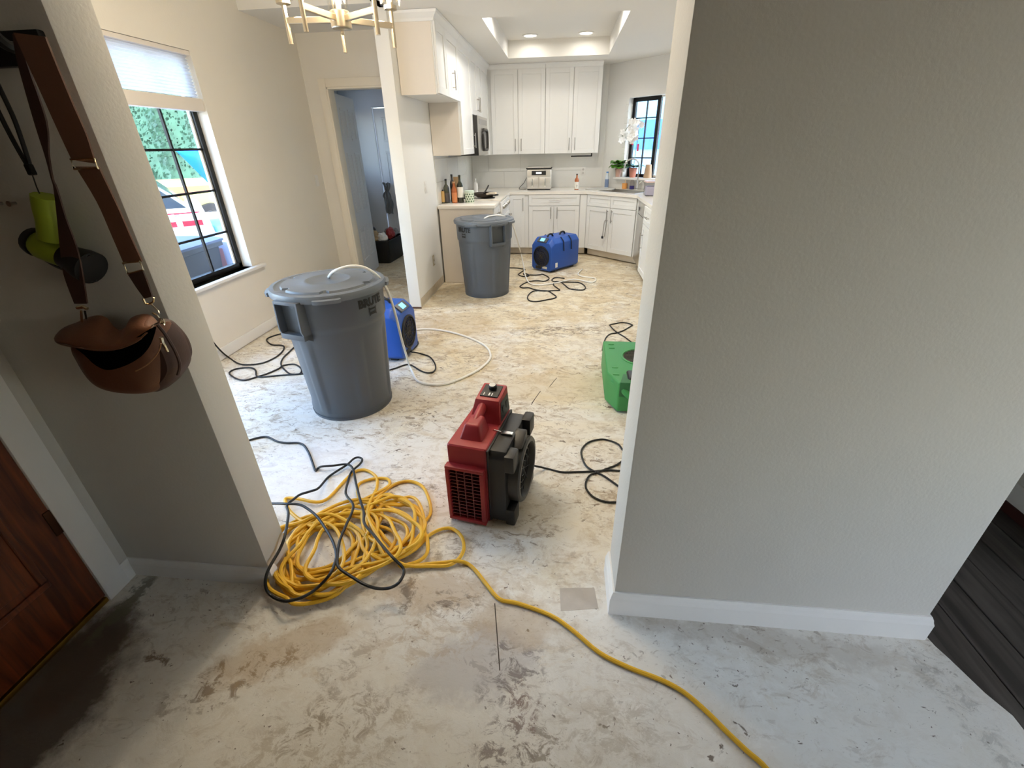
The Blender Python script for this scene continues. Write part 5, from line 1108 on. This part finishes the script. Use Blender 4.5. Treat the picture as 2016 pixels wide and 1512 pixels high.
for i, (x, y, rx, rz, lab) in enumerate(((-11.6, 10.6, 1.05, 6.2, 'cypress just left of the dining window view'), (-12.3, 12.9, 1.1, 6.6, 'tall dark cypress seen through the left dining panes'), (-13.0, 15.2, 1.12, 7.0, 'tall cypress in the middle of the dining window view'), (-13.7, 17.5, 1.12, 6.6, 'tall cypress behind the blue tarp'), (-14.4, 19.8, 1.1, 6.8, 'cypress at the far right of the dining window view'))):
    tree('cypress_tree', lab, (x, y, -.2), rx, rz, HEDGE, 20 + i, 9000, .11)
# blue tarp sail on a pole
t = thing('blue_tarp', 'bright blue tarp corner strung outside the dining window', 'tarp')
tp = []
T0 = onx(345, 296, -4.6); T1 = onx(404, 294, -4.6); T2 = onx(419, 374, -4.6); T1 += Vector((0, .12, .02)); T2 += Vector((0, .06, -.03))
for i in range(9):
    u = i / 8; row = []
    for j in range(9):
        v = j / 8; p = T0.lerp(T1, u) * (1 - v) + T0.lerp(T2, u) * v; p = p + Vector((.05 * math.sin(3 * u) * math.sin(3 * v), 0, -.02 * math.sin(math.pi * v) * u)); row.append(p)
    tp.append(row + [p + Vector((.006, 0, 0)) for p in reversed(row)])
MB().loft(tp).build('sheet', mat('blue_tarp_sheet', (10, 120, 224), .5), t)
MB().tube([(T1.x + .05, T1.y, -.16), (T1.x + .05, T1.y, T1.z + .05)], .025, 8).build('pole', STEEL, t)
# vehicles
def car(label, name, loc, rot, body, L_, W_, prof, roof, wheels, cat='car'):
    t = thing(name, label, cat, loc, rot)
    MB().prism(prof, -W_ / 2, W_ / 2, 'y').build('body', body, t, bevel=.06, seg=2)
    MB().prism(roof, -W_ / 2 + .08, W_ / 2 - .08, 'y').build('cabin_glass', mat('car_glass', (40, 50, 58), .1), t, bevel=.05, seg=2)
    zr = max(z for x, z in roof); xs_ = [x for x, z in roof if z > zr - .02]
    MB().box(min(xs_) - .03, -W_ / 2 + .1, zr - .01, max(xs_) + .03, W_ / 2 - .1, zr + .05).build('roof', body, t, bevel=.02)
    for x in wheels:
        for y in (-W_ / 2 + .05, W_ / 2 - .05):
            wl = MB().lathe([(.20, -.11), (.33, -.11), (.35, -.07), (.35, .07), (.33, .11), (.20, .11)], 28, (x, y, .35), (0, 1, 0)).build('tyre', BLACKR, t)
            MB().lathe([(.03, -.115), (.19, -.10), (.205, -.115), (.205, .115), (.19, .10), (.03, .115)], 20, (x, y, .35), (0, 1, 0)).build('rim', STAIN, wl)
    return t
sedan = [(-2.2, .25), (2.2, .25), (2.28, .6), (2.2, .97), (-1.4, .98), (-2.2, .86), (-2.25, .5)]; sroof = [(-1.3, .95), (2.05, .95), (1.62, 1.38), (-.6, 1.40)]
car('white hatchback with red stripe outside the dining window', 'parked_car', (-7.35, 5.55, -.16), R(40), mat('white_car_paint', (206, 206, 208), .25, coat=.5), 4.4, 1.75, sedan, sroof, (-1.35, 1.35))
for s in (-.886, .886): MB().box(-1.9, s - .01, .74, 2.15, s + .01, .92).build('red_stripe', mat('red_stripe', (190, 24, 44), .3), bpy.data.objects['parked_car'], smooth=False)
truck = [(-2.5, .45), (2.5, .45), (2.5, 1.05), (.9, 1.12), (-2.5, 1.12)]; troof = [(.2, 1.1), (2.0, 1.1), (1.6, 1.75), (.4, 1.78)]
car('cream and olive pickup truck with exposed wheel outside the window', 'pickup_truck', (-6.95, 11.35, -.16), R(40), mat('olive_truck_paint', (140, 140, 84), .35, coat=.3), 5.0, 1.9, truck, troof, (-1.6, 1.6), 'truck')
for s in (-.96, .96): MB().box(-2.4, s - .01, .92, 2.4, s + .01, 1.04).build('orange_stripe', mat('orange_stripe', (190, 108, 66), .4), bpy.data.objects['pickup_truck'], smooth=False)
# stacked white window frames, dark bins, boxes close to the house
fp = onx(352, 430, -4.3); t = thing('frame_stack', 'white metal frames leaning outside the dining window', 'frame', (-4.3, fp.y, -.16), R(-50))
for k in range(3):
    q = MB(); x0 = k * .10
    for a, b_ in ((-.45, -.40), (-.03, .02), (.40, .45)): q.box(x0, a, 0, x0 + .04, b_, 1.05)
    for z in (0, .5, 1.0): q.box(x0, -.45, z, x0 + .04, .45, z + .05)
    q.build('frame', mat('white_metal', (226, 234, 240), .35), t, smooth=False)
t = thing('garbage_bin', 'large dark grey bin below the dining window outside', 'bin', (-3.50, 3.66, -.16), R(4))
b = MB(); b.loft([ringr(.27, .27, 0), ringr(.33, .33, .88), ringr(.36, .36, .89), ringr(.36, .36, .93)]).build('tub', mat('dark_grey_bin', (62, 64, 70), .5), t, ang=40)
MB().loft([ringr(.37, .37, .93), ringr(.37, .37, .95), ringr(.30, .30, .98)]).build('lid', mat('blue_grey_lid', (72, 84, 110), .45), t, ang=40)
t = thing('packed_crate', 'pale blue box with reddish panel outside the window corner', 'box', (-3.42, 4.42, -.16), R(-6))
MB().box(-.3, -.3, 0, .3, .3, .90).build('carton', mat('pale_blue_carton', (176, 190, 226), .5), t, bevel=.01)
MB().box(-.16, -.304, .5, .2, -.3, .84).build('printed_panel', mat('faded_red_print', (190, 140, 150), .6), t, smooth=False)
t = thing('wrapped_pallet', 'blue plastic wrapped load behind the grey bin outside', 'load', (-5.35, 6.95, -.16), R(10))
MB().box(-.5, -.6, 0, .5, .6, .72).build('wrap', mat('blue_wrap', (90, 150, 206), .3, bump=.6, scale=14), t, bevel=.05, seg=3)
# patio outside the sink window
PX, PY = 2.6, 9.2
t = thing('patio_canopy', 'pale blue canopy with darker blue skirt outside the sink window', 'canopy', (PX, PY, -.16), R(-45))
MB().box(-2.2, .0, 2.05, 2.2, .06, 2.75).build('upper_panel', mat('sky_blue_panel', (150, 208, 236), .6), t, smooth=False)
MB().box(-2.2, -.03, 1.55, 2.2, .03, 2.05).build('blue_skirt', mat('blue_skirt_cloth', (84, 136, 220), .6), t, smooth=False)
MB().box(-2.2, .0, .1, 2.2, .05, 1.55).build('lower_panel', mat('pale_blue_cloth', (164, 204, 236), .6), t, smooth=False)
for x in (-1.9, -.55, .75, 1.95): MB().box(x, -.09, 0, x + .08, -.03, 2.8).build('post', WHITEPL, t, smooth=False)
t = thing('roof_eave', 'yellow green eave over the sink window outside', 'roof', (1.9, 8.4, 2.72), R(-45))
MB().box(-2.4, -.75, 0, 2.4, .35, .12).build('soffit', mat('olive_soffit', (206, 204, 140), .7), t, smooth=False)
MB().box(-2.4, .35, -.06, 2.4, .40, .16).build('fascia', WHITEPL, t, smooth=False)
